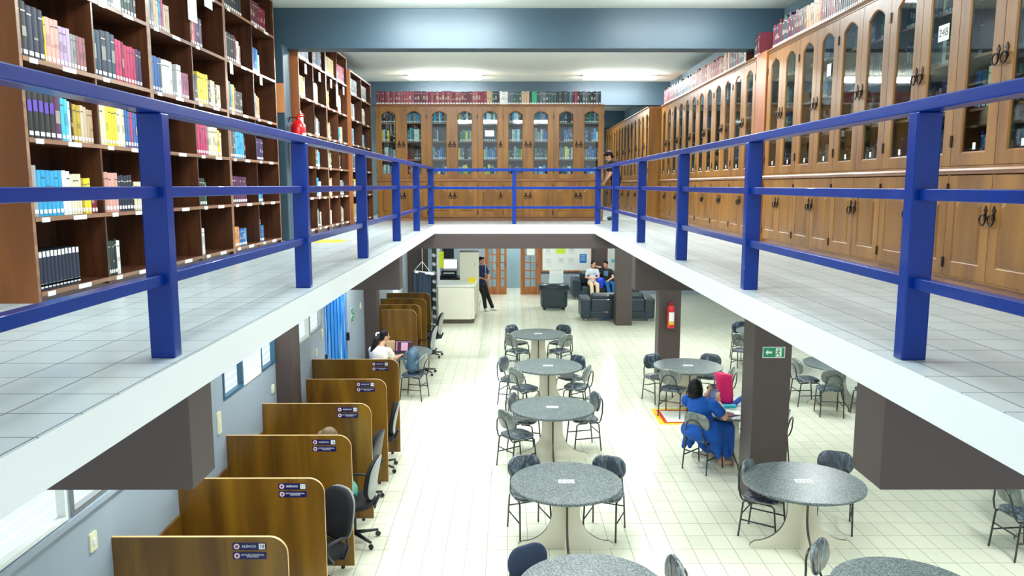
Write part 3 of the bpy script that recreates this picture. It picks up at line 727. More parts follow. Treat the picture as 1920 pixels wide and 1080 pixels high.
def make_cabinet(dw, nd, depth, hands, tagc=False, face=None):
    w = dw * nd; r = empty('glazed_cabinet')
    H = CH; P_ = .07; LT = .86; ME = .91; T = .022
    b = MB()
    b.box(0, T, .03, depth, P_, H - .03); b.box(w - T, w, .03, depth, P_, H - .03); b.box(T, w - T, depth - .012, depth, P_, H - .03, 1)
    b.box(T, w - T, .03, depth - .012, P_, P_ + .02); b.box(T, w - T, .03, depth - .012, LT, LT + .03)
    b.box(0, w, .003, .03, P_, P_ + .012); b.box(0, w, .003, .03, LT, ME + .015); b.box(0, w, .003, .03, H - .045, H - .03)
    for k in range(nd + 1):
        u = min(max(dw * k, .008), w - .008); b.box(u - .007, u + .007, .006, .03, P_, H - .03)
    b.build('carcass', [M['gold'], M['inner']], r)
    MB().box(.0, w, .03, depth, 0, P_).build('plinth', M['trimwood'], r)
    MB().prism([(-.0, -.03), (0, depth)], 0, 0) if False else None
    c = MB(); prof = [(depth, H - .03), (depth, H), (-.025, H), (-.028, H - .012), (-.012, H - .02), (0, H - .03)]
    c.prism(prof, 0, w, 'x'); c.build('cornice', M['trimwood'], r)
    c = MB(); prof = [(.004, LT + .005), (.004, LT + .05), (-.018, LT + .045), (-.026, LT + .03), (-.014, LT + .018), (-.01, LT + .005)]
    c.prism(prof, 0, w, 'x'); c.build('moulding', M['trimwood'], r)
    for z in (ME + .01, 1.33, 1.72, 2.12): MB().box(T, w - T, .06, depth - .014, z, z + .02).build('shelf', M['trimwood'] if z > 1 else M['inner'], r)
    gap = .006
    for k in range(nd):
        g = glass_door(dw - gap, H - .05 - ME - .02, .022, hands[k], r, tagc); g.location = (k * dw + gap / 2, -.022 + .024, ME + .018)
        p = panel_door(dw - gap, LT - P_ - .02, .022, hands[k], r); p.location = (k * dw + gap / 2, .002, P_ + .014)
    return r
DW = .55
protoR = make_cabinet(DW, 2, .40, (1, -1), True)
HIDEP = []
cab_list = []
for k in range(6):
    o = protoR if k == 0 else copy_tree(protoR)
    o.location = (3.42, 10.45 - k * 2 * DW, ZM); o.rotation_euler.z = -PI / 2; cab_list.append(o)
    tag(o, 'golden wooden cabinet with arched glass doors, %s to the right of the narrow brown column' % ordinal(k + 1), 'cabinet', 'glazed cabinets along the right wall')
for k in range(6):
    o = copy_tree(protoR); o.location = (3.42, 17.56 - k * 2 * DW, ZM); o.rotation_euler.z = -PI / 2; cab_list.append(o)
    tag(o, 'golden wooden cabinet with arched glass doors, %s to the left of the narrow brown column' % ordinal(6 - k), 'cabinet', 'glazed cabinets along the right wall')
protoB = make_cabinet(DW, 2, .66, (1, -1))
for k in range(7):
    o = protoB if k == 0 else copy_tree(protoB)
    o.location = (3.16, 25.4 - k * 2 * DW, ZM); o.rotation_euler.z = -PI / 2
    tag(o, 'deeper glazed cabinet in the corridor past the far cabinets, %s from its near end' % ordinal(7 - k), 'cabinet', 'deep glazed cabinets in the far corridor')
FW = .556
protoF = make_cabinet(FW, 2, .42, (1, -1)); protoS = make_cabinet(FW, 1, .42, (1,))
x = -2.9
for k, (pr, n) in enumerate(((protoF, 2), (protoF, 2), (protoS, 1), (protoF, 2), (protoF, 2))):
    o = pr if k in (0, 2) else copy_tree(pr)
    o.location = (x, 17.25, ZM); x += n * FW
    tag(o, ['two-door glazed cabinet at the left end of the far row, next to the bookcases', 'two-door glazed cabinet second from the left in the far row', 'single-door glazed cabinet in the middle of the far row', 'two-door glazed cabinet second from the right in the far row', 'two-door glazed cabinet at the right end of the far row'][k], 'cabinet', 'glazed cabinets in the far row')
# paper labels behind the glass
def paper(loc, w, h, rz, lb, txt=None, size=.1):
    o = MB().box(-w / 2, w / 2, -.001, .001, -h / 2, h / 2).build('paper_label', M['white'])
    tag(o, lb, 'label'); o.location = loc; o.rotation_euler.z = rz
    if txt: text_mesh('lettering', txt, size, M['blackpl'], o, (0, -.0016, 0), (PI / 2, 0, 0))
    return o
paper((3.428, 6.83 - .55, 5.09), .15, .125, -PI / 2, 'white paper label reading 24B behind cabinet glass', '24B', .085)
paper((3.428, 8.5 - .02, 5.12), .11, .13, -PI / 2, 'small pale paper label behind cabinet glass left of the 24B label')
paper((-.41, 17.262, 5.03), .2, .13, 0, 'pale paper sign behind the middle glass door of the far row')
# books inside the cabinets
pal2 = ['teal', 'navy', 'green', 'maroon', 'slate', 'blue', 'black', 'cream', 'brown', 'purple', 'grey', 'bottle', 'indigo']
for k in range(12):
    if k < 6: y1 = 10.45 - k * 2 * DW
    else: y1 = 17.56 - (k - 6) * 2 * DW
    for r, z in enumerate((.94, 1.35, 1.74, 2.14)):
        u = y1 - .05; i = 0
        while u > y1 - 2 * DW + .08:
            t = rb_.uniform(.03, .06); i += 1
            if rb_.random() < .12: u -= .12; continue
            book((3.54, u - t / 2, ZM + z + .001), t, rb_.uniform(.2, .3), .2, 'R', rb_.choice(pal2), (ordinal(i), 'on glass-door shelf %s of cabinet' % ordinal(r + 1)), 'books behind the right cabinet glass', w=.0)
            u -= t + .002
pal3 = ['teal', 'cream', 'sky', 'grey', 'white', 'navy', 'green', 'blue', 'maroon', 'yellow', 'slate']
for k in range(9):
    for r, z in enumerate((.94, 1.35, 1.74, 2.14)):
        u = -2.9 + k * FW + .05; i = 0; cc = rb_.sample(pal3, 4)
        while u < -2.9 + (k + 1) * FW - .08:
            t = rb_.uniform(.03, .06); i += 1
            if rb_.random() < .08: u += .08; continue
            book((u + t / 2, 17.36, ZM + z + .001), t, rb_.uniform(.2, .3), .2, 'F', rb_.choice(cc), (ordinal(i), 'x'), 'books behind the far cabinet glass', w=.0)
            u += t + .002

# choose the 300 that show largest, the rest is one object
def proj(p):
    x, y, z = p; X = x * math.cos(YAW) - y * math.sin(YAW); Y = x * math.sin(YAW) + y * math.cos(YAW); h = CAMZ - z
    zc = Y * math.cos(PITCH) + h * math.sin(PITCH)
    return 960 + FPX * X / zc, 540 + FPX * (h * math.cos(PITCH) - Y * math.sin(PITCH)) / zc
def apparent(b):
    x, y, z = b['pos']; t = b['t'] / 2
    a = (x, y - t, z) if b['face'] != 'F' else (x - t, y, z); c = (x, y + t, z + b['h']) if b['face'] != 'F' else (x + t, y, z + b['h'])
    p, q = proj(a), proj(c)
    cl = lambda v, m: min(max(v, 0), m)
    return abs(cl(p[0], 1920) - cl(q[0], 1920)) * abs(cl(p[1], 1080) - cl(q[1], 1080)) * b['w']
BOOKS.sort(key=lambda b: -apparent(b))
rest = MB(); cnt = 0; seen_lab = {}
for b in BOOKS:
    a = apparent(b)
    if cnt < 300 and a > 8:
        mb = MB(); book_geo(mb, b); nm = 'bound_volume' if b['cat'] == 'bound volume' else 'book'
        o = mb.build('book', M['book'], colattr=True); o.matrix_world = book_T(b)
        cn_ = NAME.get(b['color'], b['color'])
        tag(o, '%s %s, %s from left%s %s' % (cn_, 'volume' if nm != 'book' else 'book', b['where'][0], '' if b['where'][1].startswith('on') else ',', b['where'][1]), 'book', b['group'])
        cnt += 1
    elif b['w'] > 0 and a <= 0: continue
    else: book_geo(rest, b, book_T(b))
o = rest.build('books', M['book'], colattr=True)
tag(o, 'the many smaller books behind cabinet glass and on the further shelves', 'books', None, 'stuff')
# hanging paper notices on the shelves
for (y, z, h, w, lb) in [(7.92, 5.70, .40, .22, 'white paper sheet hanging from the top shelf of the second open bookcase'), (8.35, 5.80, .16, .22, 'small white paper card near the top of the second open bookcase'),
                         (8.95, 5.20, .12, .1, 'white card on the fifth shelf edge of the third open bookcase, left bay'), (10.0, 5.2, .1, .1, 'white card on the fifth shelf edge of the third open bookcase, right bay')]:
    o = MB().box(-w / 2, w / 2, -.001, .001, -h / 2, h / 2).build('paper_sheet', M['white']); o.location = (XS + .012, y, z); o.rotation_euler.z = PI / 2; tag(o, lb, 'paper')
for (y, z, h, w, lb) in [(11.75, 5.6, .14, .12, 'white card hanging below the top shelf of the fourth open bookcase, left'), (12.6, 5.6, .14, .12, 'white card hanging below the top shelf of the fourth open bookcase, right'), (13.4, 5.6, .14, .12, 'white card hanging below the top shelf of the fifth open bookcase, left'), (13.85, 5.45, .38, .16, 'two part white notice hanging in the middle of the fifth open bookcase'), (14.4, 5.6, .14, .12, 'white card hanging below the top shelf of the fifth open bookcase, right')]:
    o = MB().box(-w / 2, w / 2, -.001, .001, -h / 2, h / 2).build('paper_card', M['white']); o.location = (-2.988, y, z); o.rotation_euler.z = PI / 2; tag(o, lb, 'paper')
# orange notice on the side of the fourth bookcase, fire extinguishers, floor marking
def extinguisher(loc, h, r, lb, hang):
    e = empty('fire_extinguisher', loc, hang, lb, 'fire extinguisher')
    MB().lathe([(r * .8, 0), (r, .02), (r, h * .78), (r * .9, h * .86), (r * .5, h * .93), (r * .3, h * .96)], 20).build('cylinder', M['red'], e)
    v = MB(); v.lathe([(.022, h * .95), (.026, h * .98), (.02, h * 1.03)], 10); v.box(-.012, .012, -.09, .03, h * 1.02, h * 1.045); v.box(-.01, .01, -.085, 0, h * 1.07, h * 1.09)
    v.build('valve', M['red'], e)
    MB().tube([(0, .02, h * 1.0), (.02, .12, h * 1.02), (.03, .16, h * .8), (.02, r + .04, h * .4)], .011, 8).build('hose', M['blackpl'], e)
    n = 8; s = MB(); vs = []
    for i in range(n + 1):
        t = -PI / 2 - .75 + 1.5 * i / n; vs += [((r + .001) * math.cos(t), (r + .001) * math.sin(t), h * .28), ((r + .001) * math.cos(t), (r + .001) * math.sin(t), h * .66)]
    s.add(vs, [(2 * i, 2 * i + 2, 2 * i + 3, 2 * i + 1) for i in range(n)]); s.build('paper_label', M['white'], e)
    vs = []
    for i in range(n + 1):
        t = -PI / 2 - .75 + 1.5 * i / n; vs += [((r + .001) * math.cos(t), (r + .001) * math.sin(t), h * .16), ((r + .001) * math.cos(t), (r + .001) * math.sin(t), h * .27)]
    s = MB(); s.add(vs, [(2 * i, 2 * i + 2, 2 * i + 3, 2 * i + 1) for i in range(n)]); s.build('yellow_band', plain('label_yellow', (236, 190, 30)), e)
    MB().box(-.02, .02, r - .01, r + .05, h * .8, h * .9).build('wall_bracket', M['metal'], e)
    return e
extinguisher((-2.96, 11.12, 4.22), .62, .105, 'red fire extinguisher hanging on the teal grey column upstairs', PI / 2)
extinguisher((3.22, 15.09, 1.09), .5, .075, 'red fire extinguisher hanging on the brown column downstairs', 0)
o = MB().box(-.001, .001, -.06, .06, -.2, .2).build('notice_card', plain('orange_card', (226, 150, 90))); o.location = (-3.16, 10.972, 5.1); o.rotation_euler.z = PI / 2
tag(o, 'narrow orange notice on the column above the extinguisher', 'notice')
o = MB().box(-.3, .3, -.3, .3, 0, .002).build('floor_marking', plain('yellow_marking', (206, 190, 60))); o.location = (-2.6, 10.9, ZM); tag(o, 'yellow floor marking under the upstairs extinguisher', 'floor marking')
fm = MB(); fm.box(-.45, .45, -.45, .45, 0, .002, 0); fm.box(-.37, .37, -.37, .37, .002, .0035, 1); fm.box(-.31, .31, -.31, .31, .0035, .005, 2)
o = fm.build('floor_marking', [plain('marking_yellow', (240, 196, 40)), plain('marking_red', (214, 60, 40)), M['white']]); o.location = (2.95, 12.75, 0); tag(o, 'yellow and red square floor marking between the right tables', 'floor marking')

# ================================================================== FURNITURE BELOW
def rrect(w, d, r, n=6):
    pts = []
    for cx_, cy_, a in ((w / 2 - r, d / 2 - r, 0), (-w / 2 + r, d / 2 - r, 90), (-w / 2 + r, -d / 2 + r, 180), (w / 2 - r, -d / 2 + r, 270)):
        for i in range(n + 1):
            t = math.radians(a + 90 * i / n); pts.append((cx_ + r * math.cos(t), cy_ + r * math.sin(t)))
    return pts
def plate(mb, w, d, t, r, T, mi=0, bulge=.4, curve=0.0, topmi=None, scale=None):
    """rounded padded plate in local XY, thickness +Z, optional cylindrical curve about Y"""
    rings = [(.90, 0), (.985, t * .18), (1, t * .5), (.975, t * .82), (.86, t), (.45, t * (1 + bulge * .5))]
    base = rrect(w, d, r); n = len(base); vs = []
    for k, z in rings:
        for x, y in base:
            X, Y = x * k, y * k; vs.append((X, Y, z + curve * (X / (w / 2)) ** 2))
    fs = []
    for i in range(len(rings) - 1):
        for k in range(n):
            j = (k + 1) % n; fs.append((i * n + k, i * n + j, (i + 1) * n + j, (i + 1) * n + k))
    m0 = [f for f in fs[:n * 2]]; m1 = fs[n * 2:]
    mb.add(vs, m1 + [list(range((len(rings) - 1) * n, len(rings) * n))], mi if topmi is None else topmi, (1, 1, 1, 1), True, T)
    b = len(mb.v) - len(vs)
    for f in m0 + [list(range(n))[::-1]]: mb.f.append([q + b for q in f]); mb.m.append(mi); mb.c.append((1, 1, 1, 1)); mb.s.append(True)
    return mb
R3 = lambda ax, a: Matrix.Rotation(a, 4, ax)
TR = lambda x, y, z: Matrix.Translation((x, y, z))
def make_chair(film=True):
    r = empty('tube_chair')
    a, b = (M['filmback'], M['film']) if film else (M['navy'], M['navy'])
    plate(MB(), .42, .40, .045, .13, TR(0, 0, .435), 0, .3, topmi=1).build('seat', [a, b], r)
    # backrest: plate standing up, padded side towards the sitter (+Y)
    T = TR(0, -.225, .70) @ R3('X', math.radians(-96 + 12)) @ R3('X', 0)
    T = TR(0, -.215, .70) @ R3('X', math.radians(-82))
    plate(MB(), .40, .27, .04, .125, T, 0, .3, curve=.02, topmi=1).build('backrest', [a, b], r)
    arch = [(-.17, -.10, .425), (-.165, -.19, .425), (-.155, -.215, .46), (-.14, -.245, .56)]
    for i in range(9):
        t = PI * i / 8; arch.append((-.125 * math.cos(t), -.25 - .02 * math.sin(t), .62 + .13 * math.sin(t)))
    arch += [(.14, -.245, .56), (.155, -.215, .46), (.165, -.19, .425), (.17, -.10, .425)]
    MB().tube(arch, .0105, 8).build('back_frame', M['tube'], r)
    for sx in (-1, 1):
        MB().tube([(sx * .17, -.03, .425), (sx * .175, -.14, .425), (sx * .18, -.175, .405), (sx * .19, -.215, 0)], .0105, 8).build('leg', M['tube'], r)
        MB().tube([(sx * .17, .0, .425), (sx * .175, .13, .425), (sx * .18, .165, .405), (sx * .19, .205, 0)], .0105, 8).build('leg', M['tube'], r)
        MB().tube([(sx * .185, -.196, .2), (sx * .185, .186, .2)], .009, 6).build('stretcher', M['tube'], r)
    MB().tube([(-.184, -.186, .27), (.184, -.186, .27)], .008, 6).build('stretcher', M['tube'], r)
    return r
chairF = make_chair(True); chairN = make_chair(False); usedF = [False]
def chair(x, y, fx, fy, lb, group, plainc=False):
    if plainc: o = chairN
    else:
        o = chairF if not usedF[0] else copy_tree(chairF); usedF[0] = True
    o.location = (x, y, 0); o.rotation_euler.z = math.atan2(fy, fx) - PI / 2
    return tag(o, lb, 'chair', group)
def make_table():
    r = empty('round_table')
    MB().lathe([(.585, .715), (.6, .722), (.6, .744), (.594, .75), (.02, .75)], 64, smooth=False).build('table_top', M['granite'], r)
    prof = [(0.0, .0)]
    right = [(.50, .0), (.52, .02), (.515, .05), (.47, .08)]
    for i in range(1, 11):
        t = i / 10 * PI / 2; right.append((.47 - .32 * math.sin(t), .42 - .34 * math.cos(t)))
    right += [(.15, .60), (.165, .714)]
    poly = [(x, z) for x, z in right] + [(-x, z) for x, z in right[::-1]]
    for k in (0, 1):
        T = R3('Z', PI / 2 * k)
        if k == 0: MB().prism(poly, -.0125, .0125, 'y', 0, side_mi=1).build('base_panel', [M['cream'], M['edge']], r)
        else:
            for s in (1, -1):
                half = [(.0125, 0)] + right + [(.0125, .714)]
                MB().prism([(x, z) for x, z in half], -.0125, .0125, 'y', 0, side_mi=1, T=R3('Z', s * PI / 2)).build('base_panel', [M['cream'], M['edge']], r)
    st = MB(); st.box(-.085, .085, -.05, .05, .7505, .7515, 0)
    for x, w in ((-.05, .018), (-.01, .014), (.02, .02), (.055, .016)): st.box(x - w / 2, x + w / 2, -.012, .014, .7515, .752, 1)
    st.box(-.06, .06, -.034, -.028, .7515, .752, 1)
    st.build('sticker', [M['white'], plain('grey_print', (70, 78, 84))], r)
    return r
tabP = make_table(); tn = 0
def table(x, y, lb, rz=0):
    global tn
    o = tabP if tn == 0 else copy_tree(tabP); tn += 1
    o.location = (x, y, 0); o.rotation_euler.z = rz
    return tag(o, lb, 'table', 'round granite topped tables')
CG = 'film wrapped chairs around the round tables'
rows = ['nearest the camera', 'second from the camera', 'third from the camera', 'fourth from the camera', 'fifth and farthest']
for (x, y), i in zip(((.66, 5.72), (.62, 7.95), (.63, 10.76), (.70, 13.33), (.64, 16.3)), range(5)): table(x, y, 'round grey granite table in the middle row, ' + rows[i])
table(3.15, 5.65, 'round grey granite table at the bottom right, nearest the camera'); table(3.17, 7.95, 'round grey granite table with a clear top, second in the right row').scale = (1.06, 1, 1)
table(3.17, 10.75, 'round granite table behind the column with the pink bag on it'); table(3.17, 13.33, 'round granite table beyond the woman in blue, in the right row')
table(5.9, 13.5, 'round table half hidden under the right walkway'); table(6.12, 8.1, 'round table beyond the bottom right corner chair'); table(5.6, 16.6, 'round table hidden far right behind the column')
table(-2.06, 14.5, 'round table against the left wall holding the open laptop')
ch = [(.26, 6.12, .5, -.8, 'plain navy chair at the nearest middle table, back left', 1), (1.19, 6.0, -1, -.12, 'film wrapped chair on the right of the nearest middle table', 0),
 (.24, 8.34, .33, -.94, 'film wrapped chair behind the second middle table, left', 0), (1.08, 8.32, -.38, -.92, 'dark film wrapped chair behind the second middle table, right', 0),
 (.12, 10.42, .82, .57, 'film wrapped chair front left of the third middle table', 0), (.24, 11.12, .95, -.3, 'film wrapped chair back left of the third middle table', 0), (1.12, 11.18, -.97, -.25, 'film wrapped chair back right of the third middle table', 0),
 (.28, 12.92, .8, .6, 'film wrapped chair front left of the fourth middle table', 0), (.08, 13.58, .9, -.4, 'film wrapped chair back left of the fourth middle table', 0), (1.12, 13.66, -.8, -.6, 'blue tinted chair back right of the fourth middle table', 0), (1.18, 13.02, -.9, .4, 'film wrapped chair front right of the fourth middle table', 0),
 (.2, 15.95, .8, .6, 'film wrapped chair front left of the farthest middle table', 0), (.2, 16.75, .7, -.7, 'film wrapped chair back left of the farthest middle table', 0), (1.12, 16.75, -.6, -.8, 'blue tinted chair back right of the farthest middle table', 0), (1.08, 15.93, -.6, .8, 'film wrapped chair front right of the farthest middle table', 0),
 (2.86, 8.26, .8, -.55, 'film wrapped chair back left of the clear right table', 0), (3.74, 8.46, -.35, -.93, 'film wrapped chair back right of the clear right table, by the column', 0),
 (2.84, 6.22, .75, -.66, 'film wrapped chair at the bottom right table', 0),
 (2.70, 10.32, .72, .69, 'grey backed chair on which the woman in blue sits', 0), (3.66, 10.4, -.8, .55, 'chair mostly hidden behind the column at the pink bag table', 0), (3.62, 11.25, -.7, -.7, 'chair on the far side of the pink bag table', 0),
 (2.72, 13.72, .4, -.9, 'film wrapped chair back left of the table beyond the woman in blue', 0), (2.82, 12.86, .5, .86, 'grey backed chair front left of the table beyond the woman in blue', 0), (3.62, 13.72, -.5, -.86, 'film wrapped chair back right of the table beyond the woman in blue', 0), (3.62, 12.9, -.85, .5, 'film wrapped chair front right of the table, behind the pink bag', 0),
 (5.34, 13.5, 1, .05, 'blue tinted chair left of the half hidden right table', 0), (5.50, 12.86, .15, 1, 'chair seen from behind at the half hidden right table', 0), (6.15, 12.8, -.3, 1, 'right one of the chairs in front of the half hidden right table', 0),
 (4.95, 15.95, .6, .8, 'grey backed chair far right beside the column with the exit sign', 0), (5.3, 17.1, .3, -.9, 'chair hidden behind the column with the exit sign', 0),
 (5.47, 7.80, 1, .1, 'chair cut off by the right edge near the bottom corner', 0),
 (-1.74, 13.92, -.95, .25, 'film wrapped chair with a blue grey backpack on it', 0), (-2.42, 13.3, .3, .95, 'chair on which the girl at the laptop sits', 0)]
for c in ch: chair(*c[:5], CG if not c[5] else None, bool(c[5]))

# ---- study carrels
def carrel(y, x1, x0, num, lb, desk=True):
    r = empty('study_carrel', (x0, y, 0), 0, lb, 'study carrel', 'wooden study carrels')
    w = x1 - x0; H = 1.414; R = .13; T = .025
    pts = [(0, .03), (w, .03), (w, H - R)] + [(w - R + R * math.cos(t), H - R + R * math.sin(t)) for t in [PI / 2 * i / 8 for i in range(1, 9)]] + [(0, H)]
    MB().prism(pts, 0, T, 'y', 0, side_mi=1).build('divider_panel', [M['carrel'], M['carreledge']], r)
    if desk:
        MB().box(.0, .66, T, (T + 1.07) if num else .84, .72, .745).build('desk_top', M['carrel'], r)
        MB().box(.0, .02, T, (T + 1.07) if num else .84, .745, 1.1).build('back_board', M['carrel'], r)
    MB().lathe([(.02, 0), (.02, .03)], 10, (w - .12, T / 2)).build('foot', M['blackpl'], r)
    if num:
        X = w - .27
        for k, z in enumerate((1.345, 1.275)):
            p = MB().prism([(x + X + .0, zz + z) for x, zz in rrect(.24, .052, .008, 3)], -.003, 0, 'y').build('sign_plate', plain('sign_navy', (20, 26, 92), .3), r)
            MB().lathe([(.021, 0), (.021, .001)], 16, T=TR(X - .09, -.003, z) @ R3('X', PI / 2)).build('emblem', plain('emblem_pink', (236, 208, 214), .4), p)
            MB().lathe([(.011, 0), (.011, .0006)], 12, T=TR(X - .09, -.004, z) @ R3('X', PI / 2)).build('emblem_mark', plain('emblem_dark', (120, 70, 96), .4), p)
            if k == 0:
                MB().box(X + .068, X + .112, -.0042, -.003, z - .021, z + .021).build('number_field', M['white'], p)
                text_mesh('lettering', 'SILÊNCIO', .024, M['white'], p, (X - .002, -.0036, z), (PI / 2, 0, 0))
                text_mesh('number', str(num), .036, M['blackpl'], p, (X + .09, -.0048, z), (PI / 2, 0, 0))
            else: text_mesh('lettering', 'ESTAÇÃO INDIVIDUAL\nDE ESTUDO', .016, M['white'], p, (X + .022, -.0036, z), (PI / 2, 0, 0))
    return r
for i, (y, n) in enumerate(((5.24, 18), (6.35, 17), (7.5, 16), (8.64, 15), (9.77, 14), (10.92, 13))):
    carrel(y, -1.58, XLOW + .002 if n != 14 else -2.62, n, 'wooden study carrel with sign number %d, %s' % (n, ['nearest the camera', 'next to a black office chair', 'in front of the blonde person', 'third from the nearest one', 'beside the dark pilaster', 'in front of the girl with the laptop'][i]))
for i, (y, x1) in enumerate(((15.4, -1.85), (16.05, -1.835), (16.95, -1.82), (17.85, -1.81))):
    carrel(y, x1, XLOW + .002 if i else -2.56, 0, 'plain wooden study carrel beyond the laptop table, %s of four' % ['nearest', 'second', 'third', 'farthest'][i], True if i else False)
# ---- office chairs
def office_chair(x, y, fx, fy, lb, shell=True, h=.5):
    r = empty('office_chair', (x, y, 0), math.atan2(fy, fx) - PI / 2, lb, 'office chair', 'black office chairs at the carrels')
    plate(MB(), .48, .46, .07, .16, TR(0, 0, .44), 0, .4).build('seat', M['black'], r)
    T = TR(0, -.26, .52 + h / 2) @ R3('X', math.radians(-80))
    b = MB(); plate(b, .44, h, .06, .18, T, 0, .4, curve=.035); b.build('backrest', M['black'], r)
    T2 = TR(0, -.275, .52 + h / 2) @ R3('X', math.radians(-80))
    plate(MB(), .45, h * 1.02, .02, .185, T2, 0, .1, curve=.035).build('back_shell', M['greyshell'] if shell else M['blackpl'], r)
    MB().tube([(0, -.05, .43), (0, -.24, .44), (0, -.29, .56)], .02, 8).build('back_bracket', M['blackpl'], r)
    MB().lathe([(.028, .10), (.028, .28), (.018, .28), (.018, .44)], 14).build('gas_lift', M['blackpl'], r)
    for s in (-1, 1):
        MB().tube([(s * .2, -.05, .44), (s * .275, -.06, .46), (s * .285, -.1, .56), (s * .28, -.09, .655), (s * .28, -.02, .67), (s * .275, .13, .66), (s * .28, .15, .58), (s * .26, .06, .46), (s * .2, .05, .44)], .014, 8).build('armrest', M['blackpl'], r)
    for k in range(5):
        a = 2 * PI * k / 5 + .3; c, s_ = math.cos(a), math.sin(a)
        MB().tube([(c * .02, s_ * .02, .11), (c * .28, s_ * .28, .075)], [.025, .014], 8).build('base_arm', M['blackpl'], r)
        MB().lathe([(.028, -.012), (.028, .012)], 12, T=TR(c * .28, s_ * .28, .029) @ R3('Z', a) @ R3('X', PI / 2)).build('caster', M['blackpl'], r)
    return r
office_chair(-1.78, 6.92, -.6, -.8, 'black office chair with armrests between carrels 17 and 16')
office_chair(-1.70, 8.10, -1, .05, 'office chair with pale grey shell behind the blonde person, by carrel 16', True, .46)
office_chair(-1.84, 9.2, -1, .12, 'black office chair by carrel 15', False, .4)
office_chair(-1.80, 10.3, -1, -.1, 'office chair with pale grey back shell by carrel 14', True, .42)
office_chair(-1.78, 15.76, -1, .1, 'office chair beyond the laptop table, nearer', True, .5)
office_chair(-1.78, 17.42, -1, .1, 'office chair beyond the laptop table, farther', True, .5)
# monitor in a far carrel
r = empty('computer_monitor', (-2.38, 17.3, .745), 0, 'dark monitor standing in a far study carrel', 'monitor')
MB().box(-.2, .2, -.02, .02, .35, .64).build('screen', M['blackpl'], r, bevel=.006); MB().box(-.03, .03, 0, .03, 0, .36).build('stand', M['blackpl'], r); MB().box(-.12, .12, -.08, .08, 0, .015).build('foot', M['blackpl'], r)
r.location.z = .746

# ---- wall details below
def wallplate(y, z, h, w, name, lb, mat, cat, txt=None):
    o = MB().prism([(a, b) for a, b in rrect(w, h, .008, 3)], 0, .012, 'x').build(name, mat)
    o.location = (XLOW, y, z); return tag(o, lb, cat)
M['ivory'] = plain('ivory_plastic', (226, 226, 190), .4)
for y, z, h, w, n, lb in ((5.0, 1.5, .13, .085, 'light_switch', 'ivory wall switch plate under the near windows'), (7.33, 1.6, .22, .09, 'wall_socket', 'ivory double wall plate beside the near beam end'), (9.05, 1.48, .1, .08, 'wall_socket', 'ivory wall plate beside the dark pilaster'),
                          (11.16, 1.47, .11, .07, 'light_switch', 'white switch plate left of the blue door'), (11.55, 1.68, .12, .08, 'light_switch', 'small plate right beside the blue door hinge'), (14.62, 1.62, .12, .08, 'light_switch', 'white switch plate right of the exit sign')):
    o = wallplate(y, z, h, w, n, lb, M['ivory'], 'switch'); MB().box(.012, .018, -.015, .015, -.02, .02).build('rocker', M['white'], o)
def exit_sign(loc, rz, w, h, lb):
    r = empty('exit_sign', loc, rz, lb, 'exit sign'); g = plain('exit_green', (24, 136, 90), .4)
    MB().box(-w / 2, w / 2, -.004, 0, -h / 2, h / 2).build('sign_board', M['white'], r)
    MB().box(-w / 2 + .008, w / 2 - .008, -.0055, -.004, -h / 2 + .008, h / 2 - .008).build('green_field', g, r)
    a = w * .2
    MB().prism([(-w * .38, 0), (-w * .26, h * .24), (-w * .26, h * .09), (-w * .08, h * .09), (-w * .08, -h * .09), (-w * .26, -h * .09), (-w * .26, -h * .24)], -.0068, -.0055, 'y').build('arrow', M['white'], r)
    MB().box(w * .08, w * .34, -.0068, -.0055, -h * .38, h * .38).build('door_symbol', M['white'], r)
    f = MB(); X = w * .2; u = h * .1
    f.lathe([(u * .7, 0), (u * .7, .001)], 10, T=TR(X + u * .4, -.0068, u * 2.5) @ R3('X', PI / 2))
    for p, q in (((.2, 1.8), (-.3, 0)), ((.2, 1.5), (-1.5, .8)), ((.2, 1.5), (1.5, .6)), ((-.3, 0), (.9, -1.3)), ((.9, -1.3), (.6, -3)), ((-.3, 0), (-1.2, -1.4)), ((-1.2, -1.4), (-2.4, -1.8))):
        f.tube([(X + p[0] * u, -.0075, p[1] * u), (X + q[0] * u, -.0075, q[1] * u)], u * .38, 6)
    f.build('running_figure', g, r)
    return r
exit_sign((3.19, 9.098, 1.91), 0, .27, .135, 'green exit sign with arrow and running figure on the brown column')
exit_sign((XLOW + .001, 13.84, 1.57), PI / 2, .26, .26, 'small green exit sign on the wall right of the blue door')
# ---- counter, office things
r = empty('service_counter', (-1.48, 22.3, 0), 0, 'white reception counter with a dark plinth and chamfered corner', 'counter')
poly = [(-.51, -.62), (.40, -.62), (.51, -.50), (.53, .60), (-.51, .60)]
MB().prism(poly, .12, 1.06, 'z').build('body', M['cream'], r, bevel=.004)
MB().prism([(x * .97, y * .97 + .0) for x, y in poly], 0, .12, 'z').build('plinth', M['edge'], r)
MB().prism([(-.55, -.66), (.42, -.66), (.55, -.52), (.57, .62), (-.55, .62)], 1.06, 1.1, 'z').build('counter_top', M['white'], r, bevel=.004)
r = empty('service_counter', (-1.18, 24.7, 0), 0, 'white rear section of the counter on which the man leans', 'counter')
MB().box(-.25, .25, -1.2, 1.2, .1, 1.0).build('body', M['cream'], r, bevel=.004); MB().box(-.24, .24, -1.19, 1.19, 0, .1).build('plinth', M['edge'], r); MB().box(-.28, .28, -1.22, 1.22, 1.0, 1.04).build('counter_top', M['white'], r, bevel=.004)
o = MB().box(-.28, .28, 0, .45, 0, 1.93).build('tall_cabinet', M['cream'], None, bevel=.006); o.location = (-1.17, 22.94, 0)
tag(o, 'tall cream cabinet standing behind the reception counter', 'cabinet')
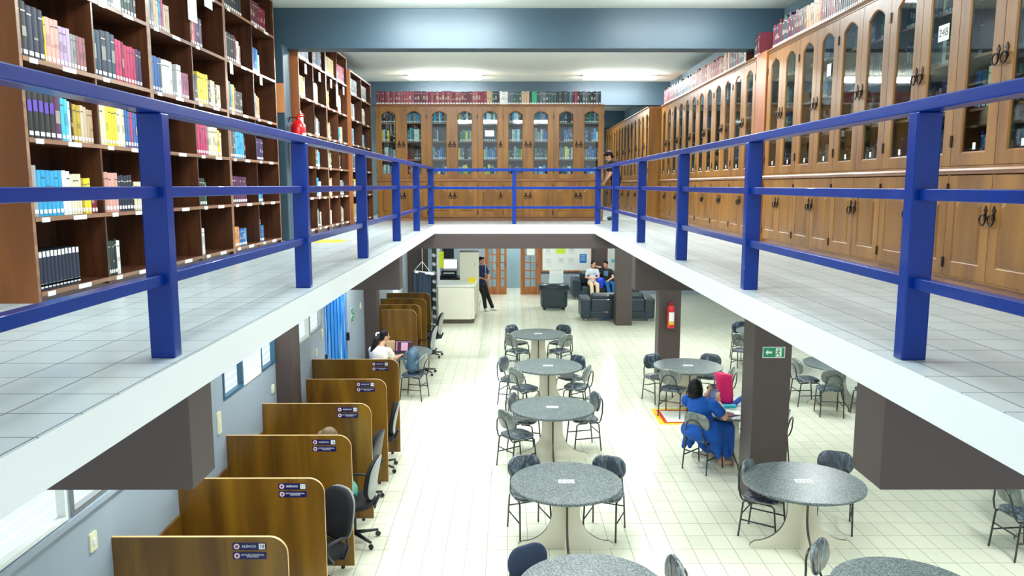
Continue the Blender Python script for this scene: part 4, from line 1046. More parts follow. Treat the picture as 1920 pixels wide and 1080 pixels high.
e = o; MB().box(-.285, .285, -.005, .455, 1.93, 1.95).build('cabinet_top', M['edge'], e); MB().box(.16, .18, -.02, 0, 1.5, 1.62).build('handle', M['metal'], e)
o = MB().box(-.1, .1, -.02, .02, 0, .15).build('card_box', plain('bright_yellow', (240, 214, 20)), None, bevel=.003); o.location = (-1.06, 22.3, 1.10); tag(o, 'bright yellow card box on the counter top', 'box')
r = empty('printer', (-1.86, 24.6, 1.0), 0, 'black printer with white paper tray behind the counter', 'printer')
MB().box(-.27, .22, -.2, .25, 0, .22).build('body', M['blackpl'], r, bevel=.02); MB().box(-.2, .15, -.26, -.1, .12, .16).build('paper_tray', M['white'], r); MB().box(-.24, .2, -.22, -.19, .03, .1).build('front_cover', M['navy'], r)
o = MB().box(-2.55, -1.5, 24.3, 25.0, 0, 1.0).build('back_desk', M['blackpl'], None, bevel=.01); tag(o, 'dark desk behind the reception counter', 'desk')
r = empty('computer_monitor', (-1.88, 24.95, 1.0), 0, 'monitor with a lit white screen behind the counter', 'monitor')
MB().box(-.25, .25, -.02, .02, .2, .55).build('bezel', M['greyshell'], r, bevel=.006); MB().box(-.22, .22, -.024, -.02, .23, .52).build('screen', M['screen'], r); MB().box(-.04, .04, 0, .03, 0, .22).build('stand', M['blackpl'], r); MB().box(-.12, .12, -.06, .04, 0, .012).build('foot', M['blackpl'], r)
o = struct('column', MB().box(-2.20, -2.04, 22.5, 22.9, 0, ZS), M['fascia'], label='slim pale column behind the far carrels')
o = MB().box(-.07, .07, -.003, 0, -.24, .24).build('poster', plain('lime_poster', (216, 232, 20))); o.location = (-1.96, 22.6, 1.74); tag(o, 'lime yellow vertical poster beside the slim pale column', 'poster')
o = MB().box(-.2, .2, -.02, 0, -.5, .3).build('dark_board', M['blackpl']); o.location = (-2.15, YB - .001, 1.55); tag(o, 'dark panel on the far wall behind the counter', 'panel')
# dark hanging cover on cords and the zigzag rack beside it
r = empty('hanging_cover', (-2.28, 20.4, .0), 0, 'dark blue shiny cover hanging from cords by the left wall', 'cover')
c = MB(); nx, nz = 14, 10; vs = []
for j in range(nz + 1):
    for i in range(nx + 1):
        u = i / nx; v = j / nz
        vs.append((-.27 + .5 * u, .025 * math.sin(u * 9) - .06 * math.sin(u * PI), .25 + (1.42 - .1 * u) * v))
n0 = len(vs); vs += [(x, y + .02, z) for x, y, z in vs]
fs = [(j * (nx + 1) + i, j * (nx + 1) + i + 1, (j + 1) * (nx + 1) + i + 1, (j + 1) * (nx + 1) + i) for j in range(nz) for i in range(nx)]
c.add(vs, fs + [tuple(n0 + k for k in f[::-1]) for f in fs], 0, smooth=True).build('cover_cloth', plain('shiny_navy', (28, 44, 64), .25, coat=.4, noise=.2), r)
MB().box(-.27, .23, -.05, .0, 1.6, 1.66, T=R3('Y', .12) @ TR(-.12, 0, -.03)).build('white_hem', M['white'], r)
for x in (-.25, 0, .21): MB().tube([(x, -.02, 1.62), (0, 0, 1.9)], .006, 6).build('cord', M['white'], r)
MB().tube([(0, 0, 1.9), (0, 0, ZS)], .006, 6).build('cord', M['white'], r)
r = empty('brochure_rack', (-2.02, 20.9, 0), 0, 'narrow black and grey rack with slanted pockets beside the cover', 'rack')
MB().box(-.05, .06, 0, .25, 0, 2.3).build('frame', M['tube'], r)
for k in range(9): MB().box(-.05, .05, -.03, .0, -.04, .04, T=TR(.0, 0, .1 + k * .24) @ R3('Y', .6)).build('pocket', M['greyshell'], r)
struct('wall_partition', MB().box(XLOW, -2.25, 21.6, 21.7, 0, ZS), M['brown'], label='brown partition behind the hanging dark cover')
# ---- notice boards
def board(x0, x1, z0, z1, lb):
    r = empty('notice_board', (x0, YB, z0), 0, lb, 'notice board')
    MB().box(0, x1 - x0, -.02, -.001, 0, z1 - z0).build('board', M['white'], r)
    f = MB(); w = x1 - x0; h = z1 - z0; f.box(-.03, 0, -.035, -.001, -.04, h + .04); f.box(w, w + .03, -.035, -.001, -.04, h + .04); f.box(0, w, -.035, -.001, -.04, 0); f.box(0, w, -.035, -.001, h, h + .04)
    f.build('frame', M['doorwood'], r); return r
board(1.22, 2.96, .87, 1.9, 'large white notice board with a wooden frame beside the doors'); board(3.56, 5.2, .87, 1.9, 'second white notice board to the right of the brown pilaster')
def sheet(x, z, w, h, rgb, lb, lines=2):
    o = MB().box(-w / 2, w / 2, -.003, 0, -h / 2, h / 2).build('notice_sheet', plain('sheet_%d_%d_%d' % rgb, rgb, .7)); o.location = (x, YB - .0215, z); tag(o, lb, 'notice')
    m = MB(); dk = min(rgb) < 90
    for k in range(lines): m.box(-w * .35, w * .3, -.004, -.003, h * (.3 - .22 * k) - .008, h * (.3 - .22 * k) + .006)
    if lines: m.build('printed_lines', M['white'] if dk else plain('print_grey', (150, 154, 156)), o)
sheet(1.88, 1.62, .34, .28, (204, 232, 50), 'lime green notice on the large notice board'); sheet(2.68, 1.30, .25, .32, (24, 118, 190), 'blue notice at the right of the large notice board', 3)
sheet(1.42, 1.55, .2, .26, (222, 226, 222), 'pale notice at the top left of the large notice board'); sheet(1.44, 1.15, .22, .34, (226, 228, 226), 'white notice with a heading at the lower left of the large board'); sheet(1.9, 1.22, .2, .2, (222, 224, 224), 'faint notice in the lower middle of the large board'); sheet(2.25, 1.2, .24, .26, (226, 224, 220), 'pale notice right of the middle, lower row of the large board'); sheet(2.27, 1.58, .24, .22, (224, 226, 222), 'pale notice in the upper row between the lime and blue ones')
sheet(3.78, 1.22, .17, .12, (70, 184, 220), 'small sky blue notice on the second notice board', 1)
# ---- sofas
def sofa(x, y, w, d, rz, lb, seats=2, hb=.78, ha=.66):
    r = empty('sofa', (x, y, 0), rz, lb, 'sofa', 'dark teal leather sofas')
    a = .30
    MB().box(-w / 2 + .02, w / 2 - .02, -d / 2 + .02, d / 2 - .02, .09, .30).build('base', M['leather'], r, bevel=.03)
    for s in (-1, 1): MB().box(min(s * w / 2, s * (w / 2 - a)), max(s * w / 2, s * (w / 2 - a)), -d / 2, d / 2, .08, ha).build('armrest', M['leather'], r, bevel=.05)
    MB().box(-w / 2 + a, w / 2 - a, d / 2 - .24, d / 2, .28, ha - .01).build('back_frame', M['leather'], r, bevel=.03)
    sw = (w - 2 * a) / seats
    for k in range(seats):
        x0 = -w / 2 + a + k * sw
        MB().box(x0 + .005, x0 + sw - .005, -d / 2 + .01, d / 2 - .24, .28, .46).build('seat_cushion', M['leather'], r, bevel=.05)
        MB().box(x0 + .005, x0 + sw - .005, d / 2 - .42, d / 2 - .1, .44, hb).build('back_cushion', M['leather'], r, bevel=.07)
    for sx in (-1, 1):
        for sy in (-1, 1): MB().lathe([(.03, 0), (.035, .09)], 12, (sx * (w / 2 - .15), sy * (d / 2 - .1))).build('foot', M['metal'], r)
    return r
sofa(3.16, 22.45, 2.14, .92, PI, 'dark leather sofa seen from behind next to the brown column', 2, .80, .67)
sofa(3.35, 26.75, 2.3, .95, 0, 'dark leather sofa against the notice board wall with two people on it', 2, .92, .70)
# chesterfield armchair seen from the back
r = empty('armchair', (1.45, 24.45, 0), PI, 'dark buttoned armchair standing alone left of the sofas', 'armchair')
MB().box(-.40, .40, -.38, .36, .08, .42).build('base', M['leather'], r, bevel=.04)
MB().box(-.38, .38, .18, .40, .06, .68).build('back', M['leather'], r, bevel=.06)
b = MB(); b.tube([(-.44, .30, .70), (.44, .30, .70)], .13, 16); b.build('rolled_back', M['leather'], r)
for s in (-1, 1):
    MB().box(min(s * .26, s * .42), max(s * .26, s * .42), -.38, .3, .08, .62).build('armrest', M['leather'], r, bevel=.05)
    MB().tube([(s * .36, -.42, .66), (s * .36, .34, .68)], .12, 14).build('rolled_arm', M['leather'], r)
MB().box(-.27, .27, -.38, .2, .40, .52).build('seat_cushion', M['leather'], r, bevel=.05)
for k in range(6): MB().ell((-.32 + .128 * k, .23, .80), (.022, .022, .022), 8, 6).build('button', M['blackpl'], r)
for sx in (-1, 1):
    for sy in (-.3, .3): MB().lathe([(.03, 0), (.035, .08)], 10, (sx * .3, sy)).build('foot', M['blackpl'], r)
# white folding rack with papers behind the armchair
r = empty('wire_stand', (1.68, 26.9, 0), 0, 'white wire stand with newspapers behind the armchair', 'stand')
for s in (-1, 1): MB().tube([(s * .26, -.1, 0), (s * .22, 0, .95)], .012, 8).build('leg', M['white'], r)
for k in range(5):
    MB().box(-.24, .24, -.03 - .01 * k, -.02 - .01 * k, .5 + .08 * k, .58 + .09 * k).build('newspaper', plain('newsprint_%d' % k, (214 - 10 * (k % 2), 218, 220)), r)
MB().tube([(-.22, 0, .95), (.22, 0, .95)], .012, 8).build('crossbar', M['white'], r)

# ================================================================== PEOPLE
V = Vector
def remeshed(mb, name, mat, parent, voxel, smooth=3):
    o = mb.build(name, mat, None)
    m = o.modifiers.new('r', 'REMESH'); m.mode = 'VOXEL'; m.voxel_size = voxel; m.use_smooth_shade = True
    m = o.modifiers.new('s', 'SMOOTH'); m.factor = .5; m.iterations = smooth
    bpy.context.view_layer.update()
    me = bpy.data.meshes.new_from_object(o.evaluated_get(bpy.context.evaluated_depsgraph_get()))
    bpy.data.objects.remove(o)
    me.name = name; me.materials.clear(); me.materials.append(mat)
    for p in me.polygons: p.use_smooth = True
    n = bpy.data.objects.new(name, me); COL.objects.link(n); n.parent = parent
    return n
def limb(mb, pts, rs, seg=12):
    pts = [V(p) for p in pts]; P2 = []; R2 = []
    for i in range(len(pts) - 1):
        for k in range(6):
            t = k / 6; P2.append(pts[i].lerp(pts[i + 1], t)); R2.append(rs[i] * (1 - t) + rs[i + 1] * t)
    P2.append(pts[-1]); R2.append(rs[-1])
    mb.tube(P2, R2, seg)
    for p, r in zip(pts, rs): mb.ell(p, (r, r, r), 12, 8)
def frame(F, U):
    F = V(F).normalized(); U = (V(U) - F * V(U).dot(F)).normalized(); S_ = U.cross(F)   # S = person's left
    return Matrix(((S_.x, F.x, U.x, 0), (S_.y, F.y, U.y, 0), (S_.z, F.z, U.z, 0), (0, 0, 0, 1)))
def torso(mb, hip, chest, neck, F, b, grow=0.0, hipw=1.0):
    hip, chest, neck = V(hip), V(chest), V(neck); U = chest - hip; T = frame(F, U)
    def e(c, r): mb.ell((0, 0, 0), tuple(x * b + grow for x in r), 18, 12, T=Matrix.Translation(c) @ T)
    e(hip, (.165 * hipw, .115 * hipw, .12)); e(hip.lerp(chest, .45), (.135 * hipw, .10 * hipw, .14)); e(chest, (.165, .115, .16)); e(chest.lerp(neck, .5), (.17, .08, .075))
def hand(mb, W_, d, nrm, b, curl=.5):
    d = V(d).normalized(); nrm = (V(nrm) - d * V(nrm).dot(d)).normalized(); s = d.cross(nrm)
    T = Matrix(((s.x, d.x, nrm.x, 0), (s.y, d.y, nrm.y, 0), (s.z, d.z, nrm.z, 0), (0, 0, 0, 1)))
    mb.ell((0, 0, 0), (.038 * b, .05 * b, .016 * b), 12, 8, T=Matrix.Translation(V(W_) + d * .05 * b) @ T)
    for k, (o, L_) in enumerate(((-.028, .062), (-.010, .074), (.009, .07), (.027, .055))):
        p0 = V(W_) + d * .085 * b + s * o * b; p1 = p0 + (d * math.cos(curl * .6) - nrm * math.sin(curl * .6)) * L_ * .55 * b; p2 = p1 + (d * math.cos(curl * 1.6) - nrm * math.sin(curl * 1.6)) * L_ * .5 * b
        limb(mb, [p0, p1, p2], [.0095 * b, .0088 * b, .0078 * b], 8)
    p0 = V(W_) + d * .03 * b - s * .03 * b; p1 = p0 - s * .028 * b + d * .028 * b - nrm * .008; p2 = p1 + d * .03 * b - nrm * .01
    limb(mb, [p0, p1, p2], [.012 * b, .0105 * b, .009 * b], 8)
def person(loc, J, F, lb, skin, hairm, b=1.0, HF=None, HU=(0, 0, 1), shirt=None, sleeve=.5, pants=None, pantlen=.92, shoes=None, hair='short', extra=None, shirt_name='shirt', hipw=1.0, fat=1.0, curl=.6, vox=.0075, tunic=0):
    r = empty('person', loc, 0, lb, 'person'); HF = HF or F
    F = V(F).normalized(); L_ = V((0, 0, 1)).cross(F).normalized()
    P_ = V(J['hip']); C_ = V(J['chest']); N_ = V(J['neck']); H = V(J['head'])
    body = MB(); torso(body, P_, C_, N_, F, b * 1.0, 0, hipw)
    for s, k in ((1, 'L'), (-1, 'R')):
        sh = V(J.get('sh' + k, C_.lerp(N_, .55) + L_ * s * .165 * b)); el = V(J['el' + k]); wr = V(J['wr' + k])
        J['sh' + k] = sh
        limb(body, [sh, sh.lerp(el, .4), el, el.lerp(wr, .35), wr], [.052 * b * fat, .048 * b * fat, .038 * b * fat, .038 * b * fat, .025 * b])
        hd = V(J.get('hd' + k, (wr - el))); hand(body, wr, hd, V(J.get('hn' + k, (0, 0, 1))), b, curl)
        hp = P_ + L_ * s * .088 * b * hipw; kn = V(J['kn' + k]); an = V(J['an' + k])
        limb(body, [hp, hp.lerp(kn, .4), kn, kn.lerp(an, .35), an], [.085 * b * fat, .078 * b * fat, .054 * b, .054 * b, .036 * b])
        ft = V(J.get('ft' + k, F)); ft.z = 0; ft.normalize()
        limb(body, [an + V((0, 0, -.035)), an + ft * .09 * b + V((0, 0, -.06 * b))], [.038 * b, .026 * b])
        J['hp' + k] = hp
    limb(body, [C_.lerp(N_, .7), N_, H + V((0, 0, -.06))], [.06 * b, .052 * b, .052 * b])
    T = Matrix.Translation(H) @ frame(HF, HU)
    body.ell((0, -.008 * b, .015 * b), (.074 * b, .092 * b, .098 * b), 20, 14, T=T); body.ell((0, .022 * b, -.055 * b), (.056 * b, .062 * b, .062 * b), 16, 10, T=T)
    body.ell((0, .092 * b, -.012 * b), (.014 * b, .02 * b, .026 * b), 10, 8, T=T); body.ell((0, .078 * b, -.06 * b), (.026 * b, .014 * b, .010 * b), 10, 6, T=T)
    for s in (-1, 1): body.ell((s * .076 * b, -.005 * b, -.01 * b), (.01 * b, .022 * b, .032 * b), 8, 8, T=T)
    remeshed(body, 'body', skin, r, vox, 2)
    for s in (-1, 1):
        e = MB(); e.ell((s * .03 * b, .079 * b, .008 * b), (.013 * b, .009 * b, .007 * b), 10, 6, 0, T=T); e.build('eye', M['blackpl'], r)
        e = MB(); e.ell((s * .03 * b, .084 * b, .03 * b), (.019 * b, .007 * b, .0045 * b), 10, 5, 0, T=T); e.build('eyebrow', hairm, r)
    e = MB(); e.ell((0, .09 * b, -.06 * b), (.022 * b, .005 * b, .006 * b), 10, 5, T=T); e.build('lips', M['lips'], r)
    # hair
    h = MB()
    h.ell((0, -.024 * b, .034 * b), (.086 * b, .094 * b, .098 * b), 20, 14, T=T)
    if hair == 'short': h.ell((0, .05 * b, .09 * b), (.06 * b, .045 * b, .035 * b), 12, 8, T=T); h.ell((0, -.05 * b, -.02 * b), (.07 * b, .05 * b, .07 * b), 12, 8, T=T)
    if hair == 'bun': h.ell((.05 * b, -.09 * b, .08 * b), (.045 * b, .045 * b, .045 * b), 12, 8, T=T); h.ell((0, -.05 * b, -.02 * b), (.068 * b, .05 * b, .07 * b), 12, 8, T=T)
    if hair == 'bob':
        h.ell((0, -.045 * b, -.03 * b), (.10 * b, .085 * b, .13 * b), 18, 12, T=T); 
        for s in (-1, 1): h.ell((s * .075 * b, -.01 * b, -.06 * b), (.035 * b, .06 * b, .11 * b), 12, 10, T=T)
    if hair == 'pony':
        h.ell((0, -.05 * b, -.01 * b), (.075 * b, .06 * b, .08 * b), 12, 8, T=T)
        B0 = T @ V((0, -.10 * b, 0)); pts = [B0, B0 + V((-.05, -.07, -.06)), B0 + V((-.09, -.10, -.2)), B0 + V((-.12, -.10, -.36)), B0 + V((-.13, -.09, -.46))]
        limb(h, pts, [.04 * b, .052 * b, .056 * b, .042 * b, .012 * b])
    remeshed(h, 'hair', hairm, r, .010, 2)
    if shirt:
        m = MB(); torso(m, P_ + V((0, 0, .02)), C_, N_, F, b, .016, hipw)
        for k in 'LR':
            sh, el, wr = V(J['sh' + k]), V(J['el' + k]), V(J['wr' + k]); e_ = sh.lerp(el, min(1, sleeve))
            limb(m, [sh, e_], [.064 * b * fat, (.062 if sleeve < 1 else .052) * b * fat])
            if sleeve > 1: limb(m, [el, el.lerp(wr, .85)], [.05 * b, .038 * b])
        if tunic: m.ell(P_ + V((0, 0, -.05)), (.17 * b * hipw, .15 * b * hipw, .13), 16, 10)
        remeshed(m, shirt_name, shirt, r, .010, 3)
    if pants:
        m = MB(); Tt = frame(F, C_ - P_)
        m.ell((0, 0, 0), (.175 * b * hipw, .125 * b * hipw, .125), 18, 12, T=Matrix.Translation(P_) @ Tt)
        for k in 'LR':
            hp, kn, an = V(J['hp' + k]), V(J['kn' + k]), V(J['an' + k])
            limb(m, [hp, hp.lerp(kn, .4), kn, kn.lerp(an, pantlen)], [.098 * b * fat, .09 * b * fat, .072 * b, .058 * b])
        remeshed(m, 'trousers', pants, r, .010, 3)
    if shoes:
        for s, k in ((1, 'L'), (-1, 'R')):
            an = V(J['an' + k]); ft = V(J.get('ft' + k, F)); ft.z = 0; ft.normalize(); z = an.z - .05
            m = MB(); limb(m, [an + V((0, 0, -.045)) - ft * .03, an + ft * .07 + V((0, 0, -.055 * b)), an + ft * .14 + V((0, 0, -.06 * b))], [.046 * b, .042 * b, .034 * b])
            remeshed(m, 'shoe', shoes, r, .009, 2)
    if extra: extra(r, T)
    return r
M['lips'] = plain('lips', (176, 96, 90), .5)
M['polo'] = plain('navy_polo_cloth', (20, 32, 78), .85, noise=.1, nscale=20); M['blackcloth'] = plain('black_cloth', (28, 27, 30), .9, noise=.15, nscale=20)
M['royal'] = plain('royal_blue_cloth', (0, 78, 168), .85, noise=.18, nscale=9, bump=.3); M['blouse'] = plain('white_blouse_cloth', (238, 226, 214), .85, noise=.05, nscale=20)
M['greytee'] = plain('pale_grey_cloth', (192, 200, 208), .85); M['beigecloth'] = plain('beige_cloth', (222, 198, 168), .85, noise=.06, nscale=10); M['jeans'] = plain('blue_denim', (14, 84, 146), .85, noise=.15, nscale=30)
M['mint'] = plain('mint_cloth', (110, 204, 190), .85)
# man leaning on the counter
F = V((.72, -.69, 0)).normalized()
def ex1(r, T):
    m = MB(); c = V((-.85, 24.0, 1.3)) + F * .145
    for o in (-.09, .0): m.tube([c + V((.05 + o * .2, 0, .17)), c + V((.02, 0, .05)) + F * .02, c + V((.04, 0, -.16)) + F * .02], .014, 6)
    m.build('lanyard', plain('light_blue_strap', (110, 176, 220)), r)
person((0, 0, 0), dict(hip=(-.86, 24.08, .92), chest=(-.86, 24.0, 1.27), neck=(-.85, 23.99, 1.44), head=(-.83, 23.96, 1.58), elL=(-.60, 24.06, 1.10), wrL=(-.62, 23.86, 1.04), elR=(-1.0, 23.78, 1.10), wrR=(-.80, 23.70, 1.05), hnL=(0, 0, 1), hnR=(0, 0, 1),
    knL=(-.66, 24.12, .50), knR=(-.77, 23.98, .49), anL=(-.50, 24.02, .10), anR=(-.72, 23.92, .10), ftL=(.8, -.5, 0), ftR=(.5, -.8, 0)), F, 'man in navy polo shirt and black trousers leaning on the reception counter', M['skin_tan'], M['hair'], 1.0, HF=(.8, -.6, -.05), shirt=M['polo'], sleeve=.6, pants=M['blackcloth'], pantlen=.97, shoes=M['white'], hair='short', extra=ex1, tunic=1)
# pair on the back sofa
person((0, 0, 0), dict(hip=(2.90, 26.48, .56), chest=(2.90, 26.56, .90), neck=(2.91, 26.55, 1.05), head=(2.93, 26.50, 1.20), elL=(3.12, 26.42, .76), wrL=(2.95, 26.26, .74), elR=(2.67, 26.42, .76), wrR=(2.86, 26.26, .74),
    knL=(3.02, 26.02, .56), knR=(2.82, 26.02, .56), anL=(3.04, 25.92, .10), anR=(2.86, 25.90, .10)), (0, -1, 0), 'woman in pale grey shirt and beige trousers sitting on the back sofa', M['skin'], M['hair'], .96, HF=(.5, -.85, -.1), shirt=M['greytee'], sleeve=.6, pants=M['beigecloth'], pantlen=.97, shoes=M['blackpl'], hair='bun')
def ex3(r, T):
    m = MB().box(-.07, .07, -.002, 0, -.09, .09, T=TR(3.36, 26.40, .90) @ R3('X', .2)); m.build('shirt_print', plain('print_blue', (90, 130, 170)), r)
person((0, 0, 0), dict(hip=(3.40, 26.50, .56), chest=(3.38, 26.54, .90), neck=(3.37, 26.52, 1.05), head=(3.34, 26.46, 1.21), elR=(3.20, 26.60, 1.08), wrR=(3.02, 26.66, 1.12), elL=(3.60, 26.36, .76), wrL=(3.42, 26.22, .68),
    knL=(3.56, 26.04, .58), knR=(3.36, 26.02, .58), anL=(3.60, 25.94, .10), anR=(3.46, 25.90, .10)), (-.15, -1, 0), 'young man in black shirt and blue jeans on the back sofa, arm stretched out', M['skin'], M['hair'], .98, HF=(-.5, -.85, -.15), shirt=M['blackcloth'], sleeve=.5, pants=M['jeans'], pantlen=.97, shoes=M['blackpl'], hair='short', extra=ex3)
m = MB(); m.ell((0, 0, .17), (.14, .10, .19), 16, 12, pw=.8); o = remeshed(m, 'backpack', plain('vivid_blue', (10, 60, 200)), None, .012); o.location = (3.135, 26.12, .44); tag(o, 'vivid blue backpack between the two people on the back sofa', 'backpack')
o = remeshed(MB().ell((0, 0, .12), (.17, .12, .15), 16, 12, pw=.8), 'backpack', plain('deep_blue_bag', (10, 70, 150)), None, .012); o.location = (4.12, 26.45, .45); tag(o, 'deep blue bag at the right end of the back sofa', 'bag')
o = MB().box(-.12, .12, -.08, .08, 0, .09).build('handbag', M['blackpl'], None, bevel=.02); o.location = (3.80, 26.4, .46); tag(o, 'black bag lying on the back sofa right of the column', 'bag')
# woman in blue
F = V((.74, .67, 0)).normalized()
def ex4(r, T):
    m = MB(); hip = V((2.66, 10.30, .55))
    L_ = V((0, 0, 1)).cross(F)
    for s in (-1, 0, 1):
        limb(m, [hip + L_ * s * .12, hip + F * .25 + L_ * s * .13 + V((0, 0, .01)), hip + F * .42 + L_ * s * .13 + V((0, 0, -.03)), hip + F * .40 + L_ * s * .15 + V((0, 0, -.34))], [.17, .14, .12, .11])
        limb(m, [hip + L_ * s * .2 + V((0, 0, -.03)), hip + F * .05 + L_ * s * .2 + V((0, 0, -.22))], [.12, .06])
    for k in range(9):
        a = -1.9 + 3.8 * k / 8; q = F * math.cos(a) * .36 + L_ * math.sin(a) * .3
        limb(m, [hip + F * .12 + q * .7 + V((0, 0, -.02)), hip + F * .12 + q + V((0, 0, -.30 - .04 * (k % 2)))], [.08, .035])
    m.ell(hip, (.25, .25, .15), 18, 10)
    remeshed(m, 'skirt', M['royal'], r, .014, 4)
wd = dict(hip=(2.66, 10.30, .58), chest=(2.62, 10.28, .88), neck=(2.60, 10.29, 1.02), head=(2.58, 10.33, 1.15), shL=(2.48, 10.42, .94), shR=(2.78, 10.16, .94), elL=(2.66, 10.62, .80), wrL=(2.82, 10.62, .98), elR=(2.93, 10.14, .79), wrR=(2.92, 10.40, .92),
    hdL=(.3, -.2, .9), hdR=(-.2, .2, .9), hnL=(.6, .4, 0), hnR=(-.6, -.5, 0), knL=(2.92, 10.68, .56), knR=(3.04, 10.52, .56), anL=(2.98, 10.74, .10), anR=(3.0, 10.42, .09), ftL=(.7, .7, 0), ftR=(.8, .2, 0))
person((0, 0, 0), wd, F, 'woman with black bob in royal blue dress seated at the table, holding a phone', M['skin'], M['hair'], 1.0, HF=(.78, .6, -.15), shirt=M['royal'], sleeve=.55, shoes=plain('beige_sandal', (196, 160, 140)), hair='bob', extra=ex4, shirt_name='dress_top', hipw=1.25, fat=1.3, vox=.006)
r = MB().box(-.075, .075, -.005, .005, -.06, .06).build('smartphone', M['blackpl'], None, bevel=.004); r.location = (2.875, 10.47, 1.01); r.rotation_euler = (math.radians(-12), 0, math.radians(-38))
tag(r, 'pale screened phone in a case held up by the woman in blue', 'phone'); MB().box(-.066, .066, -.0062, -.005, -.052, .052).build('phone_screen', plain('dim_screen', (120, 140, 176), .2), r)
# bags and papers on that table
m = MB(); vs = []; n = 20
prof = [(.085, .0), (.10, .03), (.105, .12), (.115, .25), (.12, .36), (.13, .42)]
for k, (rr, z) in enumerate(prof):
    for i in range(n):
        t = 2 * PI * i / n; w = 1 + .07 * math.sin(3 * t + z * 14) + .04 * math.sin(7 * t + z * 31)
        vs.append((rr * w * math.cos(t) - z * .12, rr * .62 * w * math.sin(t), z + (.015 * math.sin(4 * t) if k == 5 else 0)))
fs = [(k * n + i, k * n + (i + 1) % n, (k + 1) * n + (i + 1) % n, (k + 1) * n + i) for k in range(len(prof) - 1) for i in range(n)] + [list(range(n))[::-1], [5 * n + i for i in range(n)]]
o = m.add(vs, fs, 0, smooth=True).build('paper_bag', plain('hot_pink', (248, 30, 110), .6, noise=.15, nscale=9, bump=.4)); o.location = (3.17, 10.93, .765); o.rotation_euler.z = -.5; tag(o, 'hot pink bag standing on the table by the woman in blue', 'bag')
def cloth_patch(name, loc, w, h, mat, lb, cat, seedv, amp=.02, T0=.006, rot=0, lift=None):
    m = MB(); nx, ny = 12, 10; vs = []; rr = random.Random(seedv)
    ph = [rr.random() * 6 for _ in range(4)]
    for j in range(ny + 1):
        for i in range(nx + 1):
            u, v = i / nx - .5, j / ny - .5; e = 1 + .12 * math.sin(5 * math.atan2(v, u) + ph[0])
            z = amp * (1 + math.sin(u * 9 + ph[1]) * math.cos(v * 8 + ph[2])) * .5
            if lift: z += lift(u, v)
            vs.append((u * w * e, v * h * e, z + T0))
    n0 = len(vs); vs += [(x, y, z - T0) for x, y, z in vs]; q = nx + 1
    fs = [(j * q + i, j * q + i + 1, (j + 1) * q + i + 1, (j + 1) * q + i) for j in range(ny) for i in range(nx)]
    bd = [i for i in range(nx)] + [j * q + nx for j in range(ny)] + [ny * q + nx - i for i in range(nx)] + [(ny - j) * q for j in range(ny)]
    side = [(bd[(k + 1) % len(bd)], bd[k], bd[k] + n0, bd[(k + 1) % len(bd)] + n0) for k in range(len(bd))]
    o = m.add(vs, fs + [tuple(n0 + k for k in f[::-1]) for f in fs] + side, 0, smooth=True).build(name, mat); o.location = loc; o.rotation_euler.z = rot
    return tag(o, lb, cat)
cloth_patch('plastic_bag', (3.14, 10.93, .752), .52, .3, M['royal'], 'royal blue folded bag lying under the pink bag', 'bag', 3, .012, lift=lambda u, v: .22 * max(0, abs(u) - .25) ** 1.0 * 1.6, rot=-.3)
o = MB().prism(rrect(.3, .1, .04), 0, .05, 'z').build('pencil_case', plain('turquoise', (30, 180, 200), .5), None, bevel=.015); o.location = (3.10, 10.68, .752); o.rotation_euler.z = .1; tag(o, 'turquoise pencil case in front of the pink bag', 'pencil case')
for k, (x, y, w, h, rz) in enumerate(((3.18, 10.50, .22, .3, .3), (3.05, 10.58, .21, .28, -.2), (3.32, 10.62, .22, .3, .9))):
    cloth_patch('paper_sheet', (x, y, .752 + .004 * k), w, h, M['white'], ['white paper sheets nearest the table edge by the woman in blue', 'white paper sheet beside the phone on the same table', 'white paper sheet against the column on the pink bag table'][k], 'paper', 5 + k, .010, .0015, rz)
cloth_patch('notebook', (3.02, 10.34, .752), .26, .12, plain('plum', (112, 60, 84), .6), 'plum coloured notebook on the table edge by the elbow', 'notebook', 9, .002, .006, .25)
# girl at the laptop
F = V((.25, .97, 0)).normalized()
def ex5(r, T):
    m = MB(); c = T @ V((.0, -.125, .02))
    m.tube([c + V((.035 * math.cos(t), .01 * math.sin(t), .035 * math.sin(t))) for t in [2 * PI * i / 12 for i in range(13)]], .016, 8); m.build('hair_tie', M['white'], r)
person((0, 0, 0), dict(hip=(-2.36, 13.36, .56), chest=(-2.31, 13.50, .90), neck=(-2.27, 13.56, 1.06), head=(-2.22, 13.63, 1.22), elL=(-2.46, 13.80, .80), wrL=(-2.26, 14.02, .80), elR=(-2.06, 13.66, .80), wrR=(-1.98, 13.98, .795),
    knL=(-2.36, 13.84, .54), knR=(-2.16, 13.82, .54), anL=(-2.38, 13.92, .10), anR=(-2.12, 13.90, .10), hdR=(.1, 1, 0), hdL=(.2, 1, 0)), F, 'girl with long black ponytail and white blouse typing at the laptop', M['skin'], M['hair'], .97, HF=(.85, .5, -.15), shirt=M['blouse'], sleeve=.6, pants=M['jeans'], pantlen=.97, shoes=M['white'], hair='pony', extra=ex5)
r = empty('laptop', (-2.0, 14.22, .752), math.radians(-8), 'open laptop with a dark pink screen on the round table by the wall', 'laptop')
MB().box(-.17, .17, -.12, .12, 0, .016).build('keyboard_base', M['metal'], r, bevel=.003); k = MB()
for i in range(10):
    for j in range(4): k.box(-.15 + i * .03, -.125 + i * .03, -.02 + j * .03, .005 + j * .03, .016, .018)
k.build('keys', M['blackpl'], r)
s = MB(); T = TR(0, .125, .012) @ R3('X', math.radians(-12)); s.box(-.17, .17, -.004, .004, 0, .23, T=T); o = s.build('screen_lid', M['blackpl'], r, bevel=.002)
MB().box(-.16, .16, -.006, -.004, .012, .22, T=T).build('screen', emit('laptop_screen', (60, 28, 52), .15), r)
